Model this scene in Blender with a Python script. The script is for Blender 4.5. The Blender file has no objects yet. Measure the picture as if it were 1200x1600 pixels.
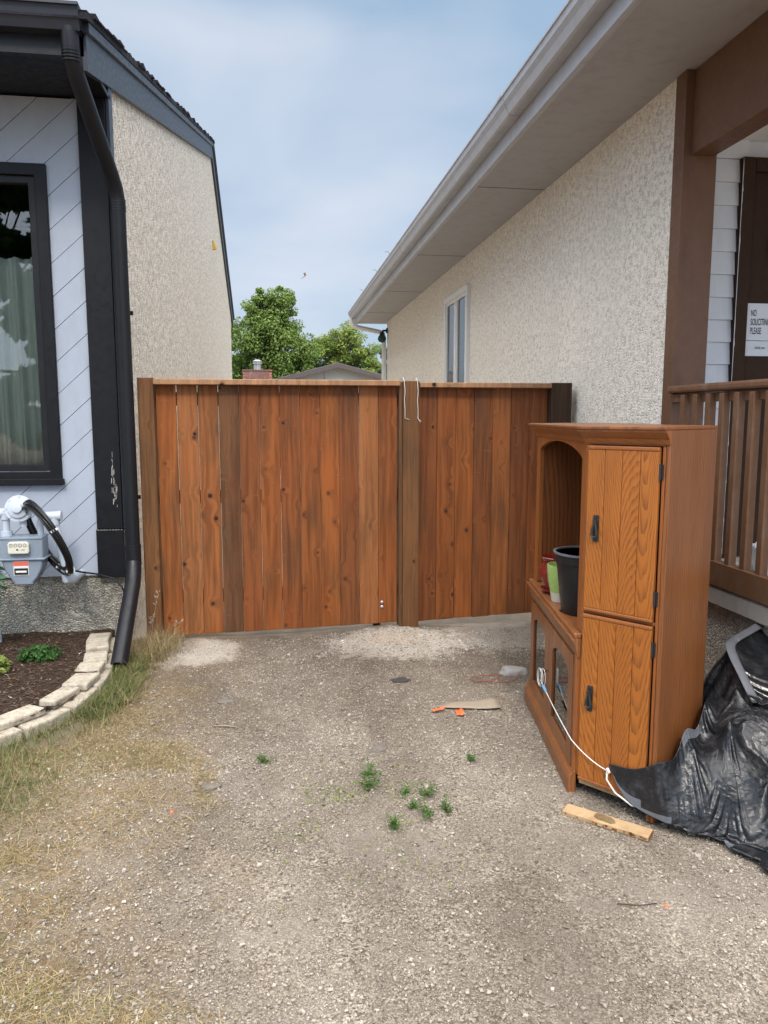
import bpy, bmesh, math, random
import numpy as np
from mathutils import Matrix, Vector, noise as mnoise
R = math.radians
random.seed(7)
rng = np.random.default_rng(11)
S = bpy.context.scene
COL = S.collection

# ------------------------------------------------------------------ camera, sky, sun, exposure
cam_d = bpy.data.cameras.new("camera")
cam = bpy.data.objects.new("camera", cam_d)
COL.objects.link(cam)
cam_d.sensor_fit = 'HORIZONTAL'
cam_d.sensor_width = 36.0
cam_d.lens = 36.0 * 1180 / 1200
cam_d.clip_start = 0.05
cam_d.clip_end = 2000
cam.location = (0, 0, 1.55)
cam.rotation_euler = (R(90 - 7.2445), 0, R(-8.1335))
S.camera = cam
S.render.resolution_x, S.render.resolution_y = 768, 1024

SUN_EL, SUN_AZ = 46.0, 186.0          # azimuth clockwise from +Y: the sun stands behind the camera, a little to the left
world = bpy.data.worlds.new("World")
S.world = world
world.use_nodes = True
wn = world.node_tree
wn.nodes.clear()
w_out = wn.nodes.new("ShaderNodeOutputWorld")
w_bg = wn.nodes.new("ShaderNodeBackground")
w_sky = wn.nodes.new("ShaderNodeTexSky")
w_sky.sky_type = 'NISHITA'
w_sky.sun_disc = False
w_sky.sun_elevation = R(SUN_EL)
w_sky.sun_rotation = R(SUN_AZ)
w_sky.air_density = 1.0
w_sky.dust_density = 1.5
SKY_STR = 0.12
ZENITH = 2.9
w_bg.inputs['Strength'].default_value = SKY_STR
w_tc = wn.nodes.new("ShaderNodeTexCoord")
w_map = wn.nodes.new("ShaderNodeMapping")
w_map.inputs['Scale'].default_value = (1.0, 1.0, 2.6)
w_map.inputs['Location'].default_value = (0.35, 0.2, 0.55)
wn.links.new(w_tc.outputs['Generated'], w_map.inputs['Vector'])
w_no = wn.nodes.new("ShaderNodeTexNoise")
w_no.inputs['Scale'].default_value = 1.7
w_no.inputs['Detail'].default_value = 5
w_no.inputs['Roughness'].default_value = 0.45
w_no.inputs['Distortion'].default_value = 0.3
wn.links.new(w_map.outputs['Vector'], w_no.inputs['Vector'])
w_rc = wn.nodes.new("ShaderNodeValToRGB")
k = 1.0 / SKY_STR
w_rc.color_ramp.elements[0].position = 0.41
w_rc.color_ramp.elements[0].color = (0.285 * k, 0.40 * k, 0.54 * k, 1)
w_rc.color_ramp.elements[1].position = 0.64
w_rc.color_ramp.elements[1].color = (0.53 * k, 0.58 * k, 0.665 * k, 1)
wn.links.new(w_no.outputs['Fac'], w_rc.inputs['Fac'])
w_mx = wn.nodes.new("ShaderNodeMix")
w_mx.data_type = 'RGBA'
w_mx.inputs['Factor'].default_value = 0.9
wn.links.new(w_sky.outputs['Color'], w_mx.inputs['A'])
wn.links.new(w_rc.outputs['Color'], w_mx.inputs['B'])
# an overcast dome is brighter overhead than near the horizon
w_sp = wn.nodes.new("ShaderNodeSeparateXYZ")
wn.links.new(w_tc.outputs['Generated'], w_sp.inputs[0])
w_mr = wn.nodes.new("ShaderNodeMapRange")
w_mr.interpolation_type = 'SMOOTHSTEP'
for nm, v in zip(('From Min', 'From Max', 'To Min', 'To Max'), (0.48, 0.85, 1.0, ZENITH)):
    w_mr.inputs[nm].default_value = v
wn.links.new(w_sp.outputs['Z'], w_mr.inputs['Value'])
w_m2 = wn.nodes.new("ShaderNodeMapRange")
for nm, v in zip(('From Min', 'From Max', 'To Min', 'To Max'), (0.46, 0.75, 0.0, 0.8)):
    w_m2.inputs[nm].default_value = v
wn.links.new(w_sp.outputs['Z'], w_m2.inputs['Value'])
w_wh = wn.nodes.new("ShaderNodeMix")                  # thicker, whiter cloud overhead
w_wh.data_type = 'RGBA'
wn.links.new(w_m2.outputs[0], w_wh.inputs['Factor'])
wn.links.new(w_mx.outputs['Result'], w_wh.inputs['A'])
w_wh.inputs['B'].default_value = (0.60 * k, 0.575 * k, 0.55 * k, 1)
w_vm = wn.nodes.new("ShaderNodeVectorMath")
w_vm.operation = 'SCALE'
wn.links.new(w_wh.outputs['Result'], w_vm.inputs[0])
w_dt = wn.nodes.new("ShaderNodeVectorMath")
w_dt.operation = 'DOT_PRODUCT'
wn.links.new(w_tc.outputs['Generated'], w_dt.inputs[0])
w_dt.inputs[1].default_value = (math.sin(R(SUN_AZ)) * math.cos(R(SUN_EL)), math.cos(R(SUN_AZ)) * math.cos(R(SUN_EL)), math.sin(R(SUN_EL)))
w_gl = wn.nodes.new("ShaderNodeMapRange")
w_gl.interpolation_type = 'SMOOTHSTEP'
for nm, v in zip(('From Min', 'From Max', 'To Min', 'To Max'), (-0.05, 0.75, 1.0, 2.3)):
    w_gl.inputs[nm].default_value = v
wn.links.new(w_dt.outputs['Value'], w_gl.inputs['Value'])
w_mm = wn.nodes.new("ShaderNodeMath")
w_mm.operation = 'MULTIPLY'
wn.links.new(w_mr.outputs[0], w_mm.inputs[0])
wn.links.new(w_gl.outputs[0], w_mm.inputs[1])
wn.links.new(w_mm.outputs[0], w_vm.inputs['Scale'])
wn.links.new(w_vm.outputs[0], w_bg.inputs['Color'])
wn.links.new(w_bg.outputs['Background'], w_out.inputs['Surface'])

sun_d = bpy.data.lights.new("sun", 'SUN')
sun_d.energy = 1.5
sun_d.angle = R(10)
sun_d.color = (1.0, 0.91, 0.80)
sun = bpy.data.objects.new("sun", sun_d)
COL.objects.link(sun)
_az, _el = R(SUN_AZ), R(SUN_EL)
_d = Vector((math.sin(_az) * math.cos(_el), math.cos(_az) * math.cos(_el), math.sin(_el)))
sun.rotation_euler = _d.to_track_quat('Z', 'Y').to_euler()
sun.location = _d * 30

S.view_settings.view_transform = 'Standard'
S.view_settings.look = 'None'
S.view_settings.gamma = 1.0
S.view_settings.exposure = 0.42
try:
    S.cycles.max_bounces = 8
    S.cycles.use_adaptive_sampling = True
    S.cycles.use_denoising = True
except Exception:
    pass

# ------------------------------------------------------------------ shader helpers
class Mat:
    def __init__(s, name):
        s.m = bpy.data.materials.new(name)
        s.m.use_nodes = True
        s.t = s.m.node_tree
        s.b = s.t.nodes['Principled BSDF']
        s._o = s._g = None
    def new(s, ty, **kw):
        n = s.t.nodes.new(ty)
        for a, v in kw.items():
            setattr(n, a, v)
        return n
    def put(s, sock, v):
        if isinstance(v, bpy.types.NodeSocket):
            s.t.links.new(v, sock)
        elif v is not None:
            if isinstance(v, (tuple, list)) and sock.type == 'RGBA' and len(v) == 3:
                v = (*v, 1)
            sock.default_value = v
    @property
    def obj(s):
        if s._o is None:
            s._o = s.new("ShaderNodeTexCoord").outputs['Object']
        return s._o
    @property
    def geo(s):
        if s._g is None:
            s._g = s.new("ShaderNodeNewGeometry")
        return s._g
    @property
    def rnd(s):
        return s.geo.outputs['Random Per Island']
    def map(s, vec, scale=(1, 1, 1), loc=(0, 0, 0), rot=(0, 0, 0)):
        n = s.new("ShaderNodeMapping")
        s.put(n.inputs['Vector'], vec)
        n.inputs['Scale'].default_value = scale
        n.inputs['Location'].default_value = loc
        n.inputs['Rotation'].default_value = rot
        return n.outputs[0]
    def noise(s, vec, scale=1, detail=4, rough=0.5, dist=0, col=False):
        n = s.new("ShaderNodeTexNoise")
        s.put(n.inputs['Vector'], vec)
        n.inputs['Scale'].default_value = scale
        n.inputs['Detail'].default_value = detail
        n.inputs['Roughness'].default_value = rough
        n.inputs['Distortion'].default_value = dist
        return n.outputs['Color' if col else 'Fac']
    def vor(s, vec, scale=1, feature='F1', rand=1.0):
        n = s.new("ShaderNodeTexVoronoi", feature=feature)
        s.put(n.inputs['Vector'], vec)
        n.inputs['Scale'].default_value = scale
        n.inputs['Randomness'].default_value = rand
        return n.outputs['Distance'], (n.outputs['Color'] if feature != 'DISTANCE_TO_EDGE' else None)
    def ramp(s, f, stops, interp='LINEAR'):
        n = s.new("ShaderNodeValToRGB")
        cr = n.color_ramp
        cr.interpolation = interp
        while len(cr.elements) < len(stops):
            cr.elements.new(0.5)
        for e, (p, c) in zip(cr.elements, stops):
            e.position = p
            c = (c, c, c) if isinstance(c, (int, float)) else c
            e.color = (*c, 1)
        s.put(n.inputs['Fac'], f)
        return n.outputs['Color']
    def mix(s, a, b, f=0.5, mode='MIX'):
        n = s.new("ShaderNodeMix", data_type='RGBA', blend_type=mode)
        s.put(n.inputs['Factor'], f)
        s.put(n.inputs['A'], a)
        s.put(n.inputs['B'], b)
        return n.outputs['Result']
    def math(s, op, a, b=0.0, clamp=False):
        n = s.new("ShaderNodeMath", operation=op, use_clamp=clamp)
        s.put(n.inputs[0], a)
        s.put(n.inputs[1], b)
        return n.outputs[0]
    def vmath(s, op, a, b=None):
        n = s.new("ShaderNodeVectorMath", operation=op)
        s.put(n.inputs[0], a)
        if b is not None:
            s.put(n.inputs[1], b)
        return n.outputs['Value' if op in ('LENGTH', 'DISTANCE', 'DOT_PRODUCT') else 'Vector']
    def comb(s, x=0.0, y=0.0, z=0.0):
        n = s.new("ShaderNodeCombineXYZ")
        for i, v in enumerate((x, y, z)):
            s.put(n.inputs[i], v)
        return n.outputs[0]
    def sep(s, v):
        n = s.new("ShaderNodeSeparateXYZ")
        s.put(n.inputs[0], v)
        return n.outputs
    def rng(s, v, a, b, c=0.0, d=1.0):
        n = s.new("ShaderNodeMapRange", clamp=True)
        s.put(n.inputs['Value'], v)
        for nm, x in zip(('From Min', 'From Max', 'To Min', 'To Max'), (a, b, c, d)):
            n.inputs[nm].default_value = x
        return n.outputs[0]
    def bump(s, h, strength=0.5, dist=0.01, normal=None):
        n = s.new("ShaderNodeBump")
        n.inputs['Strength'].default_value = strength
        n.inputs['Distance'].default_value = dist
        s.put(n.inputs['Height'], h)
        if normal is not None:
            s.put(n.inputs['Normal'], normal)
        return n.outputs[0]
    def fin(s, col, rough=0.6, normal=None, spec=0.5, metal=0.0, **kw):
        s.put(s.b.inputs['Base Color'], col)
        s.put(s.b.inputs['Roughness'], rough)
        s.put(s.b.inputs['Metallic'], metal)
        s.put(s.b.inputs['Specular IOR Level'], spec)
        if normal is not None:
            s.put(s.b.inputs['Normal'], normal)
        for a, v in kw.items():
            s.put(s.b.inputs[a], v)
        return s.m

def paint(name, col, rough=0.5, var=0.12, bump=0.1, scale=14, spec=0.4, metal=0.0, dirt=None, dirt_amt=0.0):
    g = Mat(name)
    n = g.noise(g.obj, scale, 5, 0.6)
    c = g.mix(tuple(x * (1 - var) for x in col), tuple(min(1, x * (1 + var)) for x in col), n)
    if dirt:
        d = g.noise(g.map(g.obj, (5, 5, 1.6)), 2.3, 6, 0.65)
        c = g.mix(c, dirt, g.rng(d, 0.5, 0.75, 0, dirt_amt))
    r = g.rng(g.noise(g.obj, scale * 2.3, 4), 0.3, 0.7, max(0.02, rough - 0.09), rough + 0.09)
    return g.fin(c, r, g.bump(g.noise(g.obj, scale * 9, 4), bump, 0.004), spec, metal)

# ------------------------------------------------------------------ mesh helpers
WM = {}                                    # world matrix of every object made here
def link(o, M, parent=None):
    COL.objects.link(o)
    if parent is not None:
        o.parent = parent
        o.matrix_parent_inverse = WM[parent.name].inverted()
    o.matrix_basis = M
    WM[o.name] = M.copy()
    return o
def tag(o, label=None, cat=None, group=None, kind=None):
    if label: o['label'] = label
    if cat: o['category'] = cat
    if group: o['group'] = group
    if kind: o['kind'] = kind
    return o
def thing(name, label, cat, loc, group=None):
    e = bpy.data.objects.new(name, None)
    e.empty_display_size = 0.1
    link(e, Matrix.Translation(loc))
    return tag(e, label, cat, group)
def frame(x, y, z=0.0, deg=0.0):
    return Matrix.Translation((x, y, z)) @ Matrix.Rotation(R(deg), 4, 'Z')

class MB:
    def __init__(s):
        s.v, s.f = [], []
    def add(s, vs, fs):
        b = len(s.v)
        s.v += [tuple(p) for p in vs]
        s.f += [tuple(b + i for i in q) for q in fs]
        return s
    def box(s, x0, x1, y0, y1, z0, z1, M=None):
        vs = [(x, y, z) for z in (z0, z1) for y in (y0, y1) for x in (x0, x1)]
        if M is not None:
            vs = [M @ Vector(p) for p in vs]
        return s.add(vs, [(0, 2, 3, 1), (4, 5, 7, 6), (0, 1, 5, 4), (2, 6, 7, 3), (0, 4, 6, 2), (1, 3, 7, 5)])
    def prism(s, pts, vec):                # planar polygon extruded along vec
        n = len(pts)
        a = [Vector(p) for p in pts]
        c = [p + Vector(vec) for p in a]
        fs = [tuple(range(n))[::-1], tuple(range(n, 2 * n))]
        fs += [(i, (i + 1) % n, n + (i + 1) % n, n + i) for i in range(n)]
        return s.add(a + c, fs)
    def ring_prism(s, outer, inner, vec):  # two loops with the same number of points: a frame with an opening
        n = len(outer)
        vec = Vector(vec)
        a = [Vector(p) for p in outer]; b = [Vector(p) for p in inner]
        vs = a + b + [p + vec for p in a] + [p + vec for p in b]
        fs = []
        for i in range(n):
            j = (i + 1) % n
            fs += [(i, j, n + j, n + i), (2 * n + i, 3 * n + i, 3 * n + j, 2 * n + j),
                   (i, 2 * n + i, 2 * n + j, j), (n + i, n + j, 3 * n + j, 3 * n + i)]
        return s.add(vs, fs)
    def tube(s, pts, r, seg=10, caps=True, sx=1.0, closed=False):
        P = [Vector(p) for p in pts]
        n = len(P)
        rr = r if isinstance(r, (list, tuple)) else [r] * n
        prev = None
        vs, fs = [], []
        for i, p in enumerate(P):
            if closed:
                t = (P[(i + 1) % n] - P[i - 1]).normalized()
            else:
                t = (P[min(i + 1, n - 1)] - P[max(i - 1, 0)]).normalized()
            if prev is None:
                u = t.cross(Vector((0, 0, 1)))
                if u.length < 1e-3:
                    u = t.cross(Vector((0, 1, 0)))
            else:
                u = prev - t * prev.dot(t)
            u.normalize(); prev = u
            w = t.cross(u)
            for q in range(seg):
                a = 2 * math.pi * q / seg
                vs.append(p + u * (math.cos(a) * rr[i] * sx) + w * (math.sin(a) * rr[i]))
        for i in range(n if closed else n - 1):
            for q in range(seg):
                j = (i + 1) % n
                fs.append((i * seg + q, i * seg + (q + 1) % seg, j * seg + (q + 1) % seg, j * seg + q))
        if caps and not closed:
            fs.append(tuple(range(seg))[::-1])
            fs.append(tuple((n - 1) * seg + q for q in range(seg)))
        return s.add(vs, fs)
    def lathe(s, prof, c=(0, 0, 0), seg=32, M=None):
        vs, fs = [], []
        n = len(prof)
        for i, (r, z) in enumerate(prof):
            for q in range(seg):
                a = 2 * math.pi * q / seg
                p = Vector((c[0] + r * math.cos(a), c[1] + r * math.sin(a), c[2] + z))
                vs.append(M @ p if M is not None else p)
        for i in range(n - 1):
            for q in range(seg):
                fs.append((i * seg + q, i * seg + (q + 1) % seg, (i + 1) * seg + (q + 1) % seg, (i + 1) * seg + q))
        if prof[0][0] > 1e-4: fs.append(tuple(range(seg))[::-1])
        if prof[-1][0] > 1e-4: fs.append(tuple((n - 1) * seg + q for q in range(seg)))
        return s.add(vs, fs)
    def sweep(s, line, prof, caps=True, side=1.0):   # plan polyline, profile of (outward, z), mitred; outward is to the right of travel
        L = [Vector((p[0], p[1])) for p in line]
        n, m = len(L), len(prof)
        vs, fs = [], []
        for i, p in enumerate(L):
            d0 = (L[i] - L[i - 1]).normalized() if i > 0 else None
            d1 = (L[i + 1] - L[i]).normalized() if i < n - 1 else None
            n0 = Vector((d0.y, -d0.x)) if d0 else None
            n1 = Vector((d1.y, -d1.x)) if d1 else None
            if n0 is None: o = n1
            elif n1 is None: o = n0
            else:
                o = (n0 + n1).normalized()
                o = o / max(0.2, o.dot(n0))
            for (u, z) in prof:
                q = p + o * u * side
                vs.append((q.x, q.y, z))
        for i in range(n - 1):
            for j in range(m):
                j2 = (j + 1) % m
                fs.append((i * m + j, i * m + j2, (i + 1) * m + j2, (i + 1) * m + j))
        if caps:
            fs.append(tuple(range(m))); fs.append(tuple((n - 1) * m + j for j in range(m))[::-1])
        return s.add(vs, fs)
    def build(s, name, mat, parent=None, M=None, world=True, smooth=None, bevel=0.0, bseg=1, sub=0, fixn=True):
        """world=True: vertices were given in world space and are moved into the frame M; else they are already local to M."""
        if M is None:
            M = Matrix.Translation(WM[parent.name].translation) if parent is not None else Matrix.Identity(4)
        vs = s.v
        if world:
            Mi = M.inverted()
            vs = [Mi @ Vector(p) for p in vs]
        me = bpy.data.meshes.new(name)
        me.from_pydata([tuple(p) for p in vs], [], s.f)
        if fixn:
            bm = bmesh.new(); bm.from_mesh(me)
            bmesh.ops.recalc_face_normals(bm, faces=bm.faces)
            bm.to_mesh(me); bm.free()
        me.materials.append(mat)
        o = bpy.data.objects.new(name, me)
        link(o, M, parent)
        if smooth is not None:
            for p in me.polygons: p.use_smooth = True
            if smooth < 179:
                bm = bmesh.new(); bm.from_mesh(me)
                for e in bm.edges:
                    if len(e.link_faces) == 2 and e.calc_face_angle(0) > R(smooth): e.smooth = False
                bm.to_mesh(me); bm.free()
        if bevel:
            b = o.modifiers.new("edge", 'BEVEL'); b.width = bevel; b.segments = bseg; b.limit_method = 'ANGLE'; b.angle_limit = R(35)
        if sub:
            b = o.modifiers.new("smooth", 'SUBSURF'); b.levels = b.render_levels = sub
        return o

def build_each(mb, name, *a, **kw):
    """one object for every separate piece collected in mb"""
    par = list(range(len(mb.v)))
    def find(i):
        while par[i] != i:
            par[i] = par[par[i]]; i = par[i]
        return i
    for f in mb.f:
        for q in f[1:]:
            par[find(q)] = find(f[0])
    groups = {}
    for f in mb.f: groups.setdefault(find(f[0]), []).append(f)
    res = []
    for fs in groups.values():
        ids = sorted({i for f in fs for i in f}); mp = {i: n for n, i in enumerate(ids)}
        c = MB(); c.v = [mb.v[i] for i in ids]; c.f = [tuple(mp[i] for i in f) for f in fs]
        res.append(c.build(name, *a, **kw))
    return res

def np_mesh(name, V, F, mat, smooth=False):
    """V (n,3), F (m,k) all faces with the same corner count."""
    me = bpy.data.meshes.new(name)
    n, (m, kk) = len(V), F.shape
    me.vertices.add(n); me.loops.add(m * kk); me.polygons.add(m)
    me.vertices.foreach_set('co', np.ascontiguousarray(V, dtype=np.float32).ravel())
    me.loops.foreach_set('vertex_index', np.ascontiguousarray(F, dtype=np.int32).ravel())
    me.polygons.foreach_set('loop_start', np.arange(0, m * kk, kk, dtype=np.int32))
    me.polygons.foreach_set('loop_total', np.full(m, kk, dtype=np.int32))
    me.polygons.foreach_set('use_smooth', np.full(m, smooth, dtype=bool))
    me.update(calc_edges=True)
    me.validate()
    me.materials.append(mat)
    return me
def np_obj(name, V, F, mat, parent=None, loc=(0, 0, 0), smooth=False):
    me = np_mesh(name, np.asarray(V) - np.asarray(loc), F, mat, smooth)
    o = bpy.data.objects.new(name, me)
    return link(o, Matrix.Translation(loc), parent)

def vnoise(x, y, seed=0):
    """smooth 2-D value noise in 0..1 on numpy arrays"""
    xi, yi = np.floor(x).astype(np.int64), np.floor(y).astype(np.int64)
    fx, fy = x - xi, y - yi
    fx, fy = fx * fx * (3 - 2 * fx), fy * fy * (3 - 2 * fy)
    def h(a, b):
        q = np.sin(a * 127.1 + b * 311.7 + seed * 74.7) * 43758.5453
        return q - np.floor(q)
    return (h(xi, yi) * (1 - fx) + h(xi + 1, yi) * fx) * (1 - fy) + (h(xi, yi + 1) * (1 - fx) + h(xi + 1, yi + 1) * fx) * fy
def fbm(x, y, seed=0, o=4):
    t, a, f, w = 0, 1.0, 1.0, 0
    for i in range(o):
        t = t + a * vnoise(x * f, y * f, seed + i * 3); w += a; a *= 0.5; f *= 2.03
    return t / w
def sstep(v, a, b):
    t = np.clip((v - a) / (b - a), 0, 1)
    return t * t * (3 - 2 * t)
def ground_z(x, y):
    x, y = np.asarray(x, float), np.asarray(y, float)
    near = np.exp(-((x / 6.0) ** 2 + ((y - 3) / 7.0) ** 2))
    z = (fbm(x * 1.3, y * 1.3, 5) - 0.5) * 0.05 + (fbm(x * 6, y * 6, 9, 3) - 0.5) * 0.014
    z = z * near
    z = z + 0.035 * np.exp(-(((x - 0.86) / 0.42) ** 2 + ((y - 5.12) / 0.28) ** 2))     # mound of crushed stone at the centre post
    z = z + 0.02 * np.exp(-(((x + 0.58) / 0.3) ** 2 + ((y - 4.95) / 0.3) ** 2))
    return z

# ------------------------------------------------------------------ materials
def m_ground():
    g = Mat("gravel_ground")
    o = g.obj
    sx, sy, sz = g.sep(o)
    wob = g.noise(o, 2.2, 5, 0.6)
    wob2 = g.noise(o, 7, 5, 0.65)
    # stony cells at two sizes
    warp = g.vmath('ADD', o, g.vmath('SCALE', g.noise(o, 60, 2, col=True)))
    d1, c1 = g.vor(o, 135)
    d2, c2 = g.vor(o, 300)
    st1 = g.ramp(g.sep(c1)[0], [(0, (.10, .085, .07)), (.35, (.245, .21, .17)), (.7, (.36, .318, .265)), (1, (.48, .44, .375))])
    st2 = g.ramp(g.sep(c2)[1], [(0, (.10, .086, .07)), (.4, (.235, .202, .167)), (.8, (.345, .305, .257)), (1, (.42, .385, .33))])
    stone = g.mix(st1, st2, g.rng(wob2, .42, .58))
    stone = g.mix(stone, (.07, .058, .048), g.rng(d1, .45, .75, 0, .45))
    dust = g.mix((.20, .178, .158), (.31, .28, .25), g.noise(o, 300, 3))
    dirt = g.mix((.085, .067, .053), (.20, .165, .135), g.noise(o, 130, 4))
    col = g.mix(stone, dust, g.rng(wob, .48, .66, 0, .62))
    # darker trodden earth in front of the fence, paler gravel near the viewer
    far = g.rng(g.math('ADD', sy, g.math('MULTIPLY', g.math('SUBTRACT', wob, .5), 2.4)), 3.0, 4.4)
    col = g.mix(col, g.mix(stone, dirt, g.rng(wob2, .35, .6, .35, .95)), g.math('MULTIPLY', far, .8))
    # brown soil under the dry grass on the left
    left = g.rng(g.math('ADD', sx, g.math('MULTIPLY', g.math('SUBTRACT', wob, .5), 1.3)), -.1, -.75)
    soil = g.mix((.085, .060, .036), (.29, .215, .125), g.rng(g.noise(o, 55, 6, .75), .36, .64))
    col = g.mix(col, g.mix(soil, stone, g.rng(wob2, .45, .65, 0, .65)), g.math('MULTIPLY', left, .85))
    # pale crushed stone round the centre post and beside the left one
    def blot(cx, cy, rx, ry, soft=.3):
        v = g.vmath('MULTIPLY', g.vmath('SUBTRACT', o, (cx, cy, 0)), (1 / rx, 1 / ry, 0))
        d = g.math('ADD', g.vmath('LENGTH', v), g.math('MULTIPLY', g.math('SUBTRACT', g.noise(o, 11, 6, .75), .5), 1.5))
        return g.rng(d, 1.0, 1 - soft)
    pale = g.mix((.40, .365, .32), (.60, .565, .51), g.noise(o, 260, 3))
    col = g.mix(col, pale, blot(.80, 4.93, .52, .34))
    col = g.mix(col, (.52, .44, .35), blot(.82, 5.0, .26, .15, .35))
    col = g.mix(col, pale, g.math('MULTIPLY', blot(-.56, 4.95, .34, .34), .8))
    col = g.mix(col, pale, g.math('MULTIPLY', blot(1.6, 5.05, .5, .4), .55))
    # the yard beyond the fence
    col = g.mix(col, (.58, .53, .46), g.rng(sy, 5.30, 5.4, 0, .8))
    far2 = g.rng(sy, 20, 24)
    col = g.mix(col, g.mix((.03, .06, .015), (.07, .11, .03), g.noise(o, 3, 5)), far2)
    h = g.math('ADD', g.math('MULTIPLY', g.math('SUBTRACT', 1.0, d1), .7), g.math('MULTIPLY', g.noise(o, 120, 4), .6))
    h = g.math('ADD', h, g.math('MULTIPLY', g.math('SUBTRACT', 1.0, d2), .35))
    col = g.mix(col, (.78, .75, .715), 1.0, 'MULTIPLY')
    col = g.mix(col, g.ramp(g.noise(g.map(o, (1.5, .8, 1)), 1.0, 5, .6), [(.36, (.74, .72, .70)), (.64, (1.22, 1.22, 1.22))]), 1.0, 'MULTIPLY')
    return g.fin(col, .93, g.bump(h, .6, .006), .2)

def m_pebble(name, stops):
    g = Mat(name)
    c = g.ramp(g.rnd, stops)
    c = g.mix(c, g.mix(c, (.12, .10, .08), .6), g.rng(g.noise(g.obj, 130, 3), .45, .7))
    c = g.mix(c, g.ramp(g.noise(g.map(g.obj, (1.5, .8, 1)), 1.0, 5, .6), [(.36, (.84, .82, .80)), (.64, (1.25, 1.25, 1.25))]), 1.0, 'MULTIPLY')
    return g.fin(c, .9, g.bump(g.noise(g.obj, 400, 3), .4, .003), .25)

def m_stucco(name, base, dark, light, scale, bump, gap=.5, dist=.012, fine=.25):
    g = Mat(name)
    o = g.vmath('ADD', g.obj, g.vmath('SCALE', g.vmath('SUBTRACT', g.noise(g.obj, scale * .9, 2, col=True), (.5, .5, .5))))
    o.node.inputs[1].links[0].from_node.inputs['Scale'].default_value = 0.6 / scale
    d, c = g.vor(o, scale)
    e, _ = g.vor(o, scale, 'DISTANCE_TO_EDGE')
    n = g.noise(g.obj, scale * 1.3, 6, .7)
    col = g.ramp(g.sep(c)[0], [(0, tuple(a * .6 + b * .4 for a, b in zip(base, dark))), (.25, base), (.75, base), (1, light)])
    crev = g.math('MULTIPLY', g.rng(e, .0, .14, 1, 0), g.rng(g.noise(g.obj, scale * .45, 3), .38, .62))
    col = g.mix(col, dark, g.math('MULTIPLY', crev, gap))  # crevices darkened in the colour, standing in for the shade in the pits
    big = g.noise(g.map(g.obj, (1, 1, .45)), 1.1, 4)
    col = g.mix(col, tuple(a * .86 for a in base), g.rng(big, .45, .75, 0, .35))
    stk = g.noise(g.map(g.obj, (3.5, 3.5, .22)), 1.0, 5, .6)
    col = g.mix(col, tuple(a * .78 for a in base), g.rng(stk, .54, .74, 0, .45))
    h = g.math('ADD', g.math('MULTIPLY', g.rng(e, 0, .35), 1.0), g.math('MULTIPLY', n, .8))
    h = g.math('SUBTRACT', h, g.math('MULTIPLY', crev, .9))
    h = g.math('ADD', h, g.math('MULTIPLY', g.noise(g.obj, scale * 4, 3), fine))
    return g.fin(col, .95, g.bump(h, bump, dist), .15)

def m_fence(name, tones, grey=.35, grain=.55, knots=True, rough=.62, spec=.25, tone_attr=False):
    g = Mat(name)
    r = g.rnd
    off = g.comb(g.math('MULTIPLY', r, 37.3), g.math('MULTIPLY', r, 91.7), g.math('MULTIPLY', r, 53.1))
    p = g.vmath('ADD', g.obj, off)
    kd, kc = g.vor(g.map(p, (7.4, .01, 6.4)), 1.0)
    keep = g.math('GREATER_THAN', g.sep(kc)[0], .16)
    ksz = g.rng(g.sep(kc)[1], 0, 1, .05, .125)
    kr = g.math('DIVIDE', kd, ksz)
    near = g.math('MULTIPLY', keep, g.rng(kr, 1.0, 4.0, 1, 0))
    sx, sy, sz = g.sep(p)
    # the grain swings round the knots
    bent = g.comb(g.math('ADD', sx, g.math('MULTIPLY', near, .035)), sy, sz)
    warp = g.math('MULTIPLY', g.math('SUBTRACT', g.noise(g.map(p, (3, 3, 1.0)), 1.0, 3), .5), .09)
    bx, by, bz = g.sep(bent)
    q = g.comb(g.math('ADD', bx, warp), by, bz)
    streak = g.noise(g.map(q, (38, 38, 1.5)), 1.0, 5, .62)
    fine = g.noise(g.map(q, (190, 190, 5)), 1.0, 4, .6)
    blot = g.noise(g.map(p, (5.5, 5.5, 1.5)), 1.0, 4, .55)
    at = g.new("ShaderNodeAttribute"); at.attribute_name = "tone"
    base = g.ramp(at.outputs['Fac'] if tone_attr else r, tones)
    col = g.mix(base, g.mix(base, (.52, .45, .40), 1.0, 'MULTIPLY'), g.rng(streak, .44, .62, 0, grain))
    col = g.mix(col, g.mix(base, (1.45, 1.38, 1.25), 1.0, 'MULTIPLY'), g.rng(streak, .5, .3, 0, .55))
    col = g.mix(col, g.mix(col, (.6, .55, .5), 1.0, 'MULTIPLY'), g.rng(fine, .5, .75, 0, .55))
    col = g.mix(col, (.052, .034, .019), g.rng(blot, .53, .72, 0, grey))
    col = g.mix(col, g.mix(base, (1.25, 1.05, .9), 1.0, 'MULTIPLY'), g.rng(blot, .46, .3, 0, .6))
    scr = g.noise(g.map(p, (9, 9, 60)), 1.0, 2, .5)
    col = g.mix(col, (.34, .17, .085), g.rng(scr, .69, .80, 0, .3))
    if knots:
        halo = g.math('MULTIPLY', keep, g.rng(kr, .9, 1.9, .55, 0))
        col = g.mix(col, (.085, .027, .010), halo)
        core = g.math('MULTIPLY', keep, g.rng(g.math('ADD', kr, g.math('MULTIPLY', g.math('SUBTRACT', g.noise(p, 60, 2), .5), .9)), .75, .95, 1, 0))
        col = g.mix(col, g.mix((.016, .009, .006), (.075, .026, .012), g.rng(g.sep(kc)[2], .3, .8)), core)
    h = g.math('ADD', g.math('MULTIPLY', streak, .5), g.math('MULTIPLY', fine, .6))
    return g.fin(col, g.rng(streak, .3, .7, rough - .1, rough + .12), g.bump(h, .35, .003), spec)

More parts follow.
